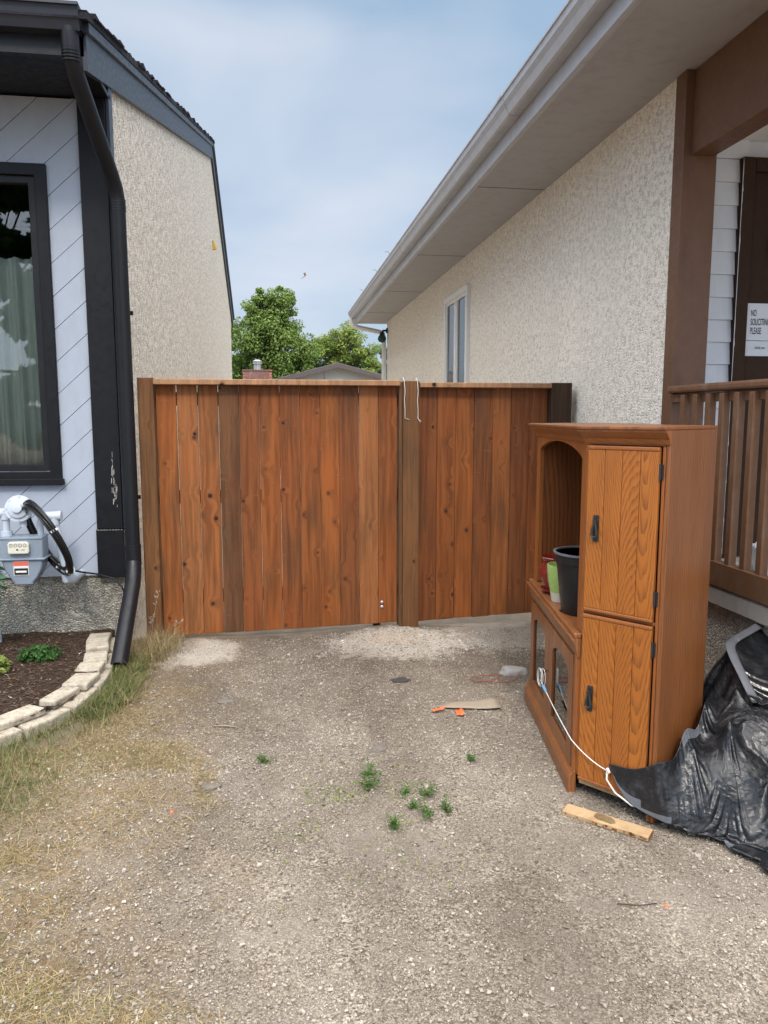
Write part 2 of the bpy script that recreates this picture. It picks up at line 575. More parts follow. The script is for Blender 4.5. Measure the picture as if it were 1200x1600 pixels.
def m_oak(name, light, mid, dark, ring=26.0, zf=.13, rough=.36, coat=.15, contrast=.8, planks=True, pitch=None):
    g = Mat(name)
    r = g.rnd
    P = g.obj
    x, y, z = g.sep(P)
    n = g.noise(g.map(g.vmath('ADD', P, g.comb(g.math('MULTIPLY', r, 9.0), 0.0, g.math('MULTIPLY', r, 5.0))), (7, 7, 3.4)), 1.0, 4, .55)
    wob = g.math('MULTIPLY', g.math('SUBTRACT', n, .5), .05)
    OX = -.02
    x0 = g.math('MULTIPLY', r, .33 if planks else .0)
    rx = g.math('ADD', g.math('SUBTRACT', g.math('ADD', x, y), g.math('ADD', x0, OX if planks else 0.0)), wob)
    if pitch:                                          # every board of a door gets its own cathedral figure
        t_ = g.math('DIVIDE', g.math('SUBTRACT', x, pitch[1]), pitch[0])
        u_ = g.math('MULTIPLY', g.math('SUBTRACT', g.math('FRACT', t_), .5), pitch[0])
        rx = g.math('ADD', g.math('SUBTRACT', u_, g.math('MULTIPLY', g.math('SUBTRACT', r, .5), .13)), g.math('MULTIPLY', wob, 1.0))
        r2 = g.math('FRACT', g.math('MULTIPLY', r, 17.7))
        zk = g.math('MULTIPLY', g.math('SIGN', g.math('SUBTRACT', r2, .5)), g.math('ADD', .55, g.math('MULTIPLY', r2, .9)))
        rz = g.math('MULTIPLY', g.math('ADD', g.math('MULTIPLY', g.math('SUBTRACT', z, .75), g.math('SIGN', zk)), 1.15), g.math('MULTIPLY', zf, g.math('ABSOLUTE', zk)))
    else: rz = g.math('MULTIPLY', g.math('SUBTRACT', z, g.math('ADD', .25, g.math('MULTIPLY', g.math('FRACT', g.math('MULTIPLY', r, 7.31)), .8))), zf)
    w = g.new("ShaderNodeTexWave", wave_type='RINGS', rings_direction='Z', wave_profile='SIN')
    g.put(w.inputs['Vector'], g.comb(rx, rz, 0.0))
    w.inputs['Scale'].default_value = ring
    w.inputs['Distortion'].default_value = 3.2 if pitch else 1.6
    w.inputs['Detail'].default_value = 3
    w.inputs['Detail Scale'].default_value = .8 if pitch else .55
    if pitch: w.wave_profile = 'SAW'
    ringv = w.outputs['Fac']
    pore = g.noise(g.map(P, (230, 230, 7)), 1.0, 4, .6)
    broad = g.noise(g.map(P, (9, 9, .9)), 1.0, 4)
    tone = g.mix(light, mid, g.rng(broad, .35, .65))
    tone = g.mix(tone, g.mix(tone, (.82, .74, .66), 1.0, 'MULTIPLY'), g.math('FRACT', g.math('MULTIPLY', r, 3.7)))
    lines = g.math('MULTIPLY', g.rng(ringv, .35, 1.0), g.rng(pore, .34, .6, .25, 1))
    col = g.mix(tone, dark, g.math('MULTIPLY', lines, contrast))
    col = g.mix(col, g.mix(col, (.62, .52, .42), 1.0, 'MULTIPLY'), g.rng(pore, .55, .78, 0, .75))
    h = g.math('SUBTRACT', 1.0, g.math('ADD', g.math('MULTIPLY', lines, .5), g.math('MULTIPLY', pore, .5)))
    return g.fin(col, g.rng(pore, .3, .7, rough - .06, rough + .14), g.bump(h, .12, .002), .4, **{'Coat Weight': coat, 'Coat Roughness': .3})

def m_glass(name, tint=(1, 1, 1), rough=.01, refl=1.0):
    g = Mat(name)
    t = g.t
    tr = g.new("ShaderNodeBsdfTransparent"); tr.inputs['Color'].default_value = (*tint, 1)
    gl = g.new("ShaderNodeBsdfGlossy"); gl.inputs['Roughness'].default_value = rough
    gl.inputs['Color'].default_value = (refl, refl, refl, 1)
    fr = g.new("ShaderNodeFresnel"); fr.inputs['IOR'].default_value = 1.62
    mx = g.new("ShaderNodeMixShader")
    t.links.new(fr.outputs[0], mx.inputs[0]); t.links.new(tr.outputs[0], mx.inputs[1]); t.links.new(gl.outputs[0], mx.inputs[2])
    out = [n for n in t.nodes if n.type == 'OUTPUT_MATERIAL'][0]
    t.links.new(mx.outputs[0], out.inputs['Surface'])
    return g.m

def m_leaf(name, stops, rough=.55, trans=.35):
    g = Mat(name)
    c = g.ramp(g.rnd, stops)
    g.fin(c, rough, None, .35)
    t = g.t
    tl = g.new("ShaderNodeBsdfTranslucent")
    g.put(tl.inputs['Color'], g.mix(c, (.9, 1.1, .5), .35, 'MULTIPLY'))
    mx = g.new("ShaderNodeMixShader"); mx.inputs[0].default_value = trans
    t.links.new(g.b.outputs[0], mx.inputs[1]); t.links.new(tl.outputs[0], mx.inputs[2])
    out = [n for n in t.nodes if n.type == 'OUTPUT_MATERIAL'][0]
    t.links.new(mx.outputs[0], out.inputs['Surface'])
    return g.m

def m_shingle(name, a, b):
    g = Mat(name)
    d, c = g.vor(g.map(g.obj, (6, 5, 5)), 1.0)
    col = g.mix(a, b, g.sep(c)[0])
    col = g.mix(col, (.01, .01, .012), g.rng(g.noise(g.obj, 160, 3), .5, .8, 0, .6))
    return g.fin(col, .95, g.bump(g.noise(g.obj, 120, 3), .6, .006), .2)

def m_tarp(gloss=False):
    g = Mat("shiny_black_tarp" if gloss else "black_tarp")
    n = g.noise(g.obj, 5, 5, .6)
    dust = g.noise(g.obj, 16, 6, .72)
    col = g.mix((.006, .0065, .008), (.013, .0145, .018), n)
    col = g.mix(col, (.10, .10, .105), g.rng(dust, .50, .78, 0, .45))
    col = g.mix(col, (.2, .2, .2), g.rng(g.noise(g.obj, 220, 3, .7), .66, .8, 0, .5))
    wv = g.vmath('ADD', g.map(g.obj, (1, 1, 1), rot=(.5, .3, .7)), g.vmath('SCALE', g.noise(g.obj, 7, 3, col=True)))
    wv.node.inputs[1].links[0].from_node.inputs['Scale'].default_value = .16
    e1, _ = g.vor(g.map(wv, (1, 1.7, 1)), 9, 'DISTANCE_TO_EDGE')
    e2, _ = g.vor(g.map(wv, (1.6, 1, 1.2)), 21, 'DISTANCE_TO_EDGE')
    cre = g.math('ADD', g.rng(e1, 0, .35, 1, 0), g.math('MULTIPLY', g.rng(e2, 0, .4, 1, 0), .45))
    h = g.math('ADD', g.math('MULTIPLY', g.noise(g.obj, 34, 4, .6, .4), .6), g.math('MULTIPLY', g.noise(g.obj, 260, 2), .12))
    h = g.math('ADD', h, g.math('MULTIPLY', cre, .9))
    return g.fin(col, g.rng(dust, .35, .7, *((.14, .28) if gloss else (.22, .48))), g.bump(h, .16 if gloss else .34, .010), .5)

def m_brick():
    g = Mat("chimney_brick")
    b = g.new("ShaderNodeTexBrick")
    g.put(b.inputs['Vector'], g.map(g.obj, (1, 1, 1), rot=(R(90), 0, 0)))
    b.inputs['Color1'].default_value = (.30, .085, .04, 1); b.inputs['Color2'].default_value = (.22, .07, .04, 1)
    b.inputs['Mortar'].default_value = (.30, .26, .23, 1)
    b.inputs['Scale'].default_value = 1.0
    b.inputs['Brick Width'].default_value = .22; b.inputs['Row Height'].default_value = .075; b.inputs['Mortar Size'].default_value = .008
    return g.fin(b.outputs['Color'], .9)

def m_soil():
    g = Mat("dark_mulch")
    o = g.obj
    d, c = g.vor(g.map(o, (1, 1, 1)), 70)
    n = g.noise(o, 60, 6, .75)
    col = g.mix((.016, .009, .006), (.075, .047, .032), n)
    col = g.mix(col, (.13, .09, .065), g.rng(g.sep(c)[0], .86, .98, 0, .7))
    return g.fin(col, .97, g.bump(g.math('ADD', n, g.math('MULTIPLY', d, .6)), .9, .012), .15)

def m_block():
    g = Mat("edging_concrete")
    n = g.noise(g.obj, 26, 6, .7)
    c = g.ramp(g.rnd, [(0, (.40, .355, .285)), (.5, (.45, .405, .33)), (1, (.48, .40, .27))])
    c = g.mix(c, g.mix(c, (.55, .5, .45), 1.0, 'MULTIPLY'), g.rng(n, .45, .72))
    c = g.mix(c, (.10, .085, .06), g.rng(g.noise(g.obj, 9, 6, .7), .58, .74, 0, .8))
    return g.fin(c, .95, g.bump(g.math('ADD', n, g.noise(g.obj, 110, 4)), .6, .006), .15)

M = {}
M['ground'] = m_ground()
M['pebble'] = m_pebble("limestone_chips", [(0, (.13, .108, .086)), (.12, (.225, .191, .152)), (.5, (.325, .287, .24)), (.9, (.41, .37, .315)), (1, (.48, .44, .38))])
M['peb_pale'] = m_pebble("pale_crushed_stone", [(0, (.28, .255, .22)), (.5, (.44, .41, .365)), (1, (.62, .60, .55))])
M['stucco_l'] = m_stucco("beige_pebble_dash", (.79, .715, .61), (.15, .12, .09), (.87, .80, .71), 54, .6, 1.0, .010)
M['stucco_r'] = m_stucco("cream_roughcast", (.88, .825, .735), (.26, .225, .185), (.90, .87, .80), 58, .5, .7, .010, .25)
M['stucco_f'] = m_stucco("grey_roughcast", (.47, .44, .375), (.10, .09, .075), (.60, .56, .48), 60, .85, .7, .016, .5)
M['stucco_p'] = m_stucco('porch_roughcast', (.74, .69, .60), (.22, .195, .16), (.84, .80, .72), 60, .6, .75, .016, .4)
M['black'] = paint("black_paint", (.0055, .006, .0085), .45, .25, .08, spec=.28)
M['black_matt'] = paint("black_matt_metal", (.0075, .0082, .011), .42, .2, .05, spec=.35)
M['slate'] = paint("dark_slate_paint", (.027, .031, .042), .45, .2, .08)
M['siding_l'] = paint("pale_blue_grey_paint", (.345, .385, .455), .6, .07, .15, dirt=(.27, .29, .33), dirt_amt=.35)
M['brown'] = paint("brown_paint", (.132, .064, .034), .5, .14, .15, dirt=(.06, .03, .02), dirt_amt=.4)
M['brown_dark'] = paint("dark_brown_paint", (.040, .021, .013), .7, .15, .1, spec=.15)
M['rail'] = paint("worn_brown_rail", (.15, .073, .036), .6, .25, .35, scale=22, dirt=(.20, .125, .085), dirt_amt=.8)
M['soffit'] = paint("grey_soffit", (.36, .355, .365), .75, .06, .06, scale=3, dirt=(.25, .22, .20), dirt_amt=.4)
M['gutter'] = paint("weathered_white_metal", (.40, .41, .44), .42, .1, .04, scale=6, dirt=(.30, .28, .265), dirt_amt=.5)
M['white'] = paint("white_paint", (.70, .70, .69), .5, .06, .06)
M['siding_r'] = paint("white_clapboard", (.62, .65, .70), .55, .06, .12, dirt=(.45, .46, .48), dirt_amt=.4)
M['concrete'] = paint("porch_concrete", (.40, .375, .34), .85, .15, .3, dirt=(.22, .20, .17), dirt_amt=.6)
M['grey_paint'] = paint("meter_grey_paint", (.205, .245, .30), .5, .1, .06)
M['pipe_white'] = paint("pale_pipe_paint", (.44, .49, .56), .45, .08, .06)
M['rubber'] = paint("black_rubber", (.010, .010, .011), .32, .2, .03)
M['cream'] = paint("dial_cream", (.60, .58, .48), .5, .05, .03)
M['ink'] = paint("black_ink", (.012, .012, .014), .7, .1, .0)
M['red_ink'] = paint("red_label", (.62, .12, .075), .6, .1, .0)
M['metal'] = paint("galvanised_metal", (.45, .45, .46), .38, .12, .05, metal=.7)
M['iron'] = paint("dark_cast_iron", (.022, .021, .020), .45, .3, .2, spec=.5)
M['soil'] = m_soil()
M['block'] = m_block()
TONES = [(0, (.098, .051, .024)), (.25, (.150, .054, .0185)), (.5, (.196, .062, .0175)), (.75, (.240, .077, .0185)), (1, (.262, .104, .037))]
M['fence'] = m_fence("stained_fence_boards", TONES, .55, .65, tone_attr=True)
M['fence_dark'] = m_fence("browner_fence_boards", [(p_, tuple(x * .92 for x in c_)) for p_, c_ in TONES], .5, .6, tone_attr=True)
M['post'] = m_fence("brown_treated_post", [(0, (.18, .078, .029)), (.5, (.14, .066, .027)), (1, (.105, .055, .026))], .5, .6)
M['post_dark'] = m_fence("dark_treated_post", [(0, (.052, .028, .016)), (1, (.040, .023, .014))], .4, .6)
M['cap'] = m_fence("pale_cedar_cap", [(0, (.36, .205, .11)), (1, (.31, .17, .09))], .12, .35)
TW_ = .335
M['oak'] = m_oak("golden_oak_doors", (.41, .140, .022), (.34, .112, .018), (.115, .034, .008), ring=58.0, zf=.105, contrast=.85, pitch=((TW_ - .034 - .0165) / 4, .0165))
M['oak_mid'] = m_oak("oak_frame", (.32, .108, .025), (.265, .088, .022), (.13, .037, .011), ring=34, zf=.04, contrast=.5, planks=False)
M['oak_side'] = m_oak("reddish_oak_side", (.265, .098, .029), (.205, .074, .0225), (.095, .034, .012), ring=20, zf=.045, contrast=.8, planks=False, rough=.38)
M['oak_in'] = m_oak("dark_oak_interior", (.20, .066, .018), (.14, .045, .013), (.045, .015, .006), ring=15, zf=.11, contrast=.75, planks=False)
M['raw'] = paint("raw_pale_wood", (.42, .285, .155), .75, .2, .2, scale=20, dirt=(.20, .10, .04), dirt_amt=.6)
M['glass'] = m_glass("window_glass")
M['smoke_glass'] = m_glass("smoked_glass", (.35, .33, .32))
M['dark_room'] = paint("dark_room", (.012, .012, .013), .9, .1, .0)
M['far_pane'] = paint("dark_pane", (.03, .042, .042), .06, .5, .0, scale=7, spec=.6)
M['curtain'] = paint("pale_green_curtain", (.38, .45, .39), .9, .12, .05, scale=5)
M['shingle_k'] = m_shingle("dark_shingles", (.012, .012, .016), (.035, .032, .04))
M['shingle_g'] = m_shingle("grey_brown_shingles", (.13, .118, .125), (.21, .19, .20))
M['garage'] = paint("pale_garage_siding", (.42, .41, .385), .8, .06, .05)
M['fascia_b'] = paint("dull_brown_fascia", (.085, .065, .065), .6, .1, .05)
M['brick'] = m_brick()
M['mortar_cap'] = paint("chimney_front_slab", (.17, .085, .075), .85, .2, .2, dirt=(.36, .27, .23), dirt_amt=.5)
M['bark'] = paint("grey_brown_bark", (.06, .048, .036), .95, .3, .6, scale=9)
M['leaf_a'] = m_leaf("mid_green_leaves", [(0, (.085, .135, .03)), (.4, (.14, .215, .045)), (.8, (.21, .29, .065)), (1, (.28, .34, .09))])
M['leaf_b'] = m_leaf("yellow_green_leaves", [(0, (.12, .18, .035)), (.4, (.21, .275, .052)), (.8, (.28, .335, .075)), (1, (.34, .38, .11))])
M['leaf_c'] = m_leaf("blue_green_leaves", [(0, (.09, .17, .11)), (.5, (.13, .22, .145)), (1, (.18, .27, .18))])
M['leaf_d'] = m_leaf("deep_green_leaves", [(0, (.02, .065, .014)), (.5, (.04, .12, .022)), (1, (.085, .18, .04))])
M['weed'] = m_leaf("weed_leaves", [(0, (.045, .115, .02)), (.5, (.075, .165, .03)), (1, (.13, .20, .05))])
M['grass_g'] = m_leaf("green_grass_blades", [(0, (.055, .085, .020)), (.45, (.10, .13, .035)), (.75, (.18, .18, .07)), (1, (.34, .27, .13))], .7, .2)
M['grass_d'] = m_leaf("dry_grass_blades", [(0, (.12, .075, .035)), (.3, (.24, .17, .08)), (.6, (.36, .27, .14)), (.85, (.45, .36, .20)), (.93, (.13, .15, .05)), (1, (.10, .13, .04))], .8, .15)
M['tarp'] = m_tarp()
M['tarp_gloss'] = m_tarp(True)
M['hem'] = paint("grey_tarp_hem", (.12, .128, .145), .5, .2, .2, dirt=(.07, .07, .075), dirt_amt=.5)
M['red_glaze'] = paint("red_glaze", (.17, .014, .010), .13, .25, .0, spec=.6)
M['green_glaze'] = paint("light_green_glaze", (.29, .42, .12), .22, .1, .0, dirt=(.5, .6, .3), dirt_amt=.2)
M['bare_clay'] = paint("pale_unglazed_clay", (.52, .48, .40), .8, .1, .1)
M['black_plastic'] = paint("black_plastic", (.010, .010, .013), .36, .2, .03, dirt=(.05, .05, .05), dirt_amt=.25)
M['cord'] = paint("white_cord", (.62, .60, .56), .8, .15, .1)
M['blue_tape'] = paint("blue_tape", (.16, .33, .50), .5, .1, .0)
M['card'] = paint("brown_cardboard", (.30, .245, .185), .85, .12, .1, dirt=(.2, .15, .1), dirt_amt=.4)
M['orange'] = paint("orange_flagging", (.85, .16, .05), .5, .05, .0)
M['stone'] = paint("grey_stone", (.27, .255, .24), .9, .3, .5, scale=12)
M['asphalt'] = paint("dark_shingle_scrap", (.045, .042, .040), .95, .4, .4, scale=40)
M['flat_stone'] = paint('earthy_flat_stone', (.15, .13, .11), .95, .35, .4, scale=30)
M['red_wire'] = paint("red_wire", (.30, .05, .035), .5, .1, .0)
M['yellow'] = paint("yellow_plastic", (.62, .38, .03), .45, .1, .0)
M['bronze'] = paint("aged_bronze", (.11, .07, .04), .35, .2, .1, metal=.7)
M['dark_green'] = paint("dark_green_glass", (.008, .05, .042), .15, .2, .0)
M['sign'] = paint("white_sign", (.60, .62, .66), .5, .03, .0)
M['bin'] = paint("pale_bin_plastic", (.50, .55, .62), .5, .06, .0)
M['bird'] = paint("pale_tan_feathers", (.40, .33, .26), .8, .15, .0)

# ------------------------------------------------------------------ ground
gx_ = np.concatenate([[-150, -60, -25, -12, -7], np.arange(-4.5, 3.6, .045), [5, 9, 16, 30, 70, 150]])
gy_ = np.concatenate([[-60, -25, -10, -4, -1], np.arange(.6, 6.2, .045), [7, 9, 12, 16, 20, 24, 28, 36, 50, 80, 150, 300]])
GX, GY = np.meshgrid(gx_, gy_)
GZ = ground_z(GX, GY)
nx = len(gx_)
ii, jj = np.meshgrid(np.arange(nx - 1), np.arange(len(gy_) - 1))
q0 = (jj * nx + ii).ravel()
np_obj("ground", np.stack([GX.ravel(), GY.ravel(), GZ.ravel()], 1), np.stack([q0, q0 + 1, q0 + nx + 1, q0 + nx], 1), M['ground'], smooth=True)
tag(bpy.data.objects['ground'], "gravel and trodden dirt drive between the two houses", None, None, 'structure')

# ------------------------------------------------------------------ left house
def clip_rect(poly, x0, x1, z0, z1):
    def cut(P, f, inter):
        out = []
        for i in range(len(P)):
            a, b = P[i - 1], P[i]
            if f(b):
                if not f(a): out.append(inter(a, b))
                out.append(b)
            elif f(a): out.append(inter(a, b))
        return out
    def ix(v): return lambda a, b: (v, a[1] + (b[1] - a[1]) * (v - a[0]) / (b[0] - a[0]))
    def iz(v): return lambda a, b: (a[0] + (b[0] - a[0]) * (v - a[1]) / (b[1] - a[1]), v)
    for f, it in ((lambda p: p[0] >= x0, ix(x0)), (lambda p: p[0] <= x1, ix(x1)), (lambda p: p[1] >= z0, iz(z0)), (lambda p: p[1] <= z1, iz(z1))):
        if not poly: break
        poly = cut(poly, f, it)
    return poly

LH = thing("stucco_house", "beige pebble dash house with black trim and diagonal pale blue front boards", "house", (-3.5, 8, 0))
RF, RR, RD = (4.62, 3.70), (13.9, 6.20), (19.5, 3.98)          # roof line: eave, ridge, rear eave (Y, Z)
def roof_z(y):
    return RF[1] + (RR[1] - RF[1]) * (y - RF[0]) / (RR[0] - RF[0]) if y < RR[0] else RR[1] + (RD[1] - RR[1]) * (y - RR[0]) / (RD[0] - RR[0])
b = MB()
prof = [(5.275, 0), (19.0, 0), (19.0, roof_z(19.0) - .1), (RR[0], RR[1] - .1), (5.275, roof_z(5.275) - .1)]
b.prism([(-1.24, y, z) for y, z in prof], (.22, 0, 0))
b.box(-9.2, -1.24, 18.8, 19.0, 0, 3.9)
b.prism([(-9.2, y, z) for y, z in prof], (.2, 0, 0))
b.build("wall", M['stucco_l'], LH)
b = MB(); b.box(-9.0, -1.035, 5.27, 5.30, -.05, .478)
b.build("foundation", M['stucco_f'], LH)
# diagonal boards round the window opening
WX0, WX1, WZ0, WZ1 = -2.95, -1.47, 1.19, 3.05
rects = [(-4.6, WX0, .48, 3.52), (WX0, WX1, .48, WZ0), (WX0, WX1, WZ1, 3.52), (WX1, -1.195, .48, 3.52)]
b = MB()
for (x0, x1, z0, z1) in rects:
    b.box(x0, x1, 5.262, 5.285, z0, z1)
b.build("sheathing", M['slate'], LH)  # backing coloured dark to paint the shadow lines between the boards
b = MB()
th = R(42.5); dx, dz = math.cos(th), math.sin(th); px_, pz_ = -dz, dx
for i in range(-34, 40):
    o0, o1 = i * .152 + .0018, (i + 1) * .152 - .0018
    c0 = -1.4 * px_ + 1.9 * pz_
    P = [(-1.4 + dx * s + px_ * o, 1.9 + dz * s + pz_ * o) for s, o in ((-6, o0), (6, o0), (6, o1), (-6, o1))]
    off = .0035 * random.random()
    for rc in rects:
        q = clip_rect(P, *rc)
        if len(q) >= 3:
            b.prism([(x, 5.2625, z) for x, z in q], (0, -.0145 - off, 0))
b.build("diagonal_siding", M['siding_l'], LH)
# corner boards
b = MB(); b.box(-1.195, -1.026, 5.222, 5.262, .797, 3.53)
cb = b.build("corner_board", M['black'], LH, bevel=.003)
b = MB(); b.box(-1.200, -1.020, 5.214, 5.263, .468, .795)
b.build("corner_board", M['black'], LH, bevel=.003)
b = MB(); b.box(-1.022, -1.000, 5.224, 5.335, .80, roof_z(5.3) - .2)
b.build("side_trim", M['slate'], LH, bevel=.003)
b = MB()                                              # pale scuffs where the black paint has flaked off
for i in range(42):
    t = random.random() ** .8
    x = -1.082 + .018 * t + random.gauss(0, .007); z = 1.32 - .36 * t + random.gauss(0, .012)
    w, h = random.uniform(.0008, .003), random.uniform(.004, .022)
    b.prism([(x - w, 5.2218, z - h), (x + w * .6, 5.2218, z - h * .7), (x + w, 5.2218, z + h), (x - w * .5, 5.2218, z + h * .8)], (0, -.0006, 0))
for i in range(9):
    x = -1.19 + i * .019
    b.prism([(x, 5.2136, .791), (x + random.uniform(.004, .016), 5.2136, .7915), (x + .012, 5.2136, .7945), (x, 5.2136, .7945)], (0, -.0006, 0))
o = b.build("flaked_paint", M['concrete'], LH); o["kind"] = "stuff"
# eave, soffit, gutter
b = MB(); b.box(-9.4, -1.0, 4.64, 5.262, 3.53, 3.555); b.build("soffit", M['black'], LH)
b = MB(); b.box(-9.4, -1.0, 4.60, 4.64, 3.50, 3.70); b.build("fascia", M['black_matt'], LH)
b = MB()
gp = [(4.60, 3.60), (4.53, 3.60), (4.50, 3.66), (4.49, 3.705), (4.475, 3.705), (4.475, 3.72), (4.50, 3.72), (4.51, 3.665), (4.54, 3.612), (4.60, 3.612)]
b.prism([(-9.4, y, z) for y, z in gp], (8.405, 0, 0))
b.prism([(-.995, y, z) for y, z in ((4.60, 3.60), (4.53, 3.60), (4.50, 3.66), (4.475, 3.72), (4.60, 3.72))], (-.004, 0, 0))
b.build("gutter", M['slate'], LH)
# rake boards and roof
def rake(b, x0, x1, d0, d1, y0=4.60):
    pts = [(y0, roof_z(y0) - d0), RR, RD]
    top = [(y0, roof_z(y0) - d0), (RR[0], RR[1] - d0), (RD[0], RD[1] - d0)]
    bot = [(y0, roof_z(y0) - d1), (RR[0], RR[1] - d1), (RD[0], RD[1] - d1)]
    for i in range(2):
        b.prism([(x0, *top[i]), (x0, *top[i + 1]), (x0, *bot[i + 1]), (x0, *bot[i])], (x1 - x0, 0, 0))
b = MB(); rake(b, -1.02, -.985, .072, .27); b.build("rake_board", M['slate'], LH, bevel=.003)
b = MB(); rake(b, -1.02, -.962, .02, .075, 4.58); b.build("rake_trim", M['slate'], LH, bevel=.003)
b = MB()
for (ya, yb) in ((4.50, RR[0]), (RR[0], RD[0] + .1)):
    za, zb = roof_z(ya), roof_z(yb)
    b.prism([(-9.5, ya, za - .02), (-9.5, yb, zb - .02), (-9.5, yb, zb + .02), (-9.5, ya, za + .02)], (8.545, 0, 0))
y = 4.5
while y < 13.9:                                        # ragged shingle edges along the rake
    l = random.uniform(.12, .2); za, zb = roof_z(y), roof_z(min(13.9, y + l)); u = random.uniform(.022, .05)
    b.prism([(-1.15, y, za + .015), (-1.15, y + l, zb + .015), (-1.15, y + l, zb + .02), (-1.15, y, za + u)], (random.uniform(.19, .215), 0, 0))
    y += l
b.build("roof", M['shingle_k'], LH)
b = MB(); b.box(-9.4, -.99, 19.5, 19.62, 3.86, 3.97); b.build("gutter", M['black_matt'], LH)
# window
b = MB()
def fr(b, x0, x1, z0, z1, w, y0, y1):
    b.ring_prism([(x0, y0, z0), (x1, y0, z0), (x1, y0, z1), (x0, y0, z1)], [(x0 + w, y0, z0 + w), (x1 - w, y0, z0 + w), (x1 - w, y0, z1 - w), (x0 + w, y0, z1 - w)], (0, y1 - y0, 0))
fr(b, -3.02, -1.40, 1.115, 3.12, .072, 5.222, 5.27)
win = b.build("window", M['black'], LH, bevel=.004)
b = MB(); fr(b, -2.95, -1.472, 1.187, 3.048, .045, 5.245, 5.30); b.build("sash", M['black_matt'], win, bevel=.003)
b = MB(); b.box(-3.04, -1.385, 5.20, 5.232, 1.098, 1.14); b.build("sill", M['black'], win, bevel=.003)
b = MB(); b.box(-2.91, -1.512, 5.268, 5.272, 1.228, 3.006); b.build("pane", M['glass'], win)
b = MB()
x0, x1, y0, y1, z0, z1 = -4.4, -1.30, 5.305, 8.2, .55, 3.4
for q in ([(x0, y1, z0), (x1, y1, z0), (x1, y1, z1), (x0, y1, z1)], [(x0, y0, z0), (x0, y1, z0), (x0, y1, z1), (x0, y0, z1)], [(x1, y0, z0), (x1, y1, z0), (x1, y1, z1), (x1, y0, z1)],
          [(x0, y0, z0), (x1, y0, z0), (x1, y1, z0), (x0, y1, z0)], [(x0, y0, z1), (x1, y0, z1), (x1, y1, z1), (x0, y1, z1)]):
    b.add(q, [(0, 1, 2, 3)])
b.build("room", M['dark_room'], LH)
# downspout
ds = [(-1.06, 4.56, 3.62), (-1.06, 4.562, 3.53), (-1.058, 4.575, 3.47), (-1.05, 4.62, 3.41), (-.975, 5.06, 3.03), (-.963, 5.125, 2.96), (-.957, 5.145, 2.88), (-.953, 5.15, .66)]
rr = [.047] * len(ds)
b = MB(); b.tube(ds, rr, 16)
for k_ in range(5):
    z = 2.90 - k_ * .016; b.tube([(-.957, 5.145, z), (-.957, 5.145, z - .007)], .0495, 16)
for k_ in range(4):
    z = 3.515 - k_ * .017; b.tube([(-1.06, 4.565, z), (-1.06, 4.566, z - .008)], .0495, 16)
b.tube([(-.953, 5.15, .70), (-.953, 5.15, .56)], .051, 16)
dsp = b.build("downspout", M['black_matt'], LH, smooth=50)
b = MB(); P = [(-.953, 5.15, .60), (-.950, 5.12, .53), (-.948, 5.05, .45), (-.962, 4.66, .10), (-.965, 4.60, .045)]
b.tube(P, [.047, .050, .050, .051, .052], 16, caps=False)
b.tube(P, [.044, .047, .047, .048, .049], 16, caps=False)
b.build("elbow_pipe", M['black_matt'], dsp, smooth=50, fixn=False)
b = MB()
for z in (2.2, 1.0): b.box(-1.01, -.902, 5.20, 5.222, z, z + .025)
build_each(b, "strap", M['black_matt'], dsp)

# curtain hanging in the window
n = 120
V = []; F = []
for i in range(n + 1):
    x = -2.92 + (i / n) * 1.39
    for j, z in enumerate((1.14, 1.6, 2.50, 2.58)):
        y = 5.43 + .035 * math.sin(i * .62 + .3 * j) + .018 * math.sin(i * 1.37 + 1)
        V.append((x, y, z))
for i in range(n):
    for j in range(3):
        a = i * 4 + j; F.append((a, a + 4, a + 5, a + 1))
b = MB(); b.add(V, F); o = b.build("curtain", M['curtain'], smooth=180, fixn=False)
o.modifiers.new("thick", 'SOLIDIFY').thickness = .004
tag(o, "pale green curtain hanging behind the black framed window", "curtain")
# small yellow hook on the gable wall
b = MB(); b.prism([(-1.02, 13.8, 4.40), (-.95, 13.8, 4.415), (-1.0, 13.8, 4.56), (-1.02, 13.8, 4.56)], (0, .06, 0))
o = b.build("wall_bracket", M['yellow'], bevel=.004); tag(o, "small yellow bracket high on the beige gable wall", "bracket")

# ------------------------------------------------------------------ planting bed and its edging
EDGE = [(-1.07, 5.22), (-1.06, 4.98), (-1.015, 4.74), (-.985, 4.46), (-1.0, 4.18), (-1.06, 3.93), (-1.175, 3.72), (-1.335, 3.565), (-1.56, 3.46), (-1.85, 3.40), (-2.2, 3.38), (-2.7, 3.38), (-3.3, 3.40), (-4.0, 3.42)]
def resample(P, step):
    P = np.array(P, float)
    Q = [P[0]]
    for i in range(len(P) - 1):                       # Catmull-Rom
        p0, p1, p2, p3 = P[max(i - 1, 0)], P[i], P[i + 1], P[min(i + 2, len(P) - 1)]
        for t in np.linspace(0, 1, 13)[1:]:
            Q.append(.5 * ((2 * p1) + (p2 - p0) * t + (2 * p0 - 5 * p1 + 4 * p2 - p3) * t * t + (3 * p1 - p0 - 3 * p2 + p3) * t ** 3))
    Q = np.array(Q); d = np.r_[0, np.cumsum(np.linalg.norm(np.diff(Q, axis=0), axis=1))]
    s_ = np.arange(0, d[-1], step)
    return np.stack([np.interp(s_, d, Q[:, k_]) for k_ in range(Q.shape[1])], 1)
EC = resample(EDGE, .02)
ET = np.gradient(EC, axis=0); ET /= np.linalg.norm(ET, axis=1)[:, None]
EN = np.stack([ET[:, 1], -ET[:, 0]], 1)                # inward (towards the bed) is -EN here; checked below
if np.dot(np.array([-1.6, 4.4]) - EC[60], EN[60]) < 0: EN = -EN
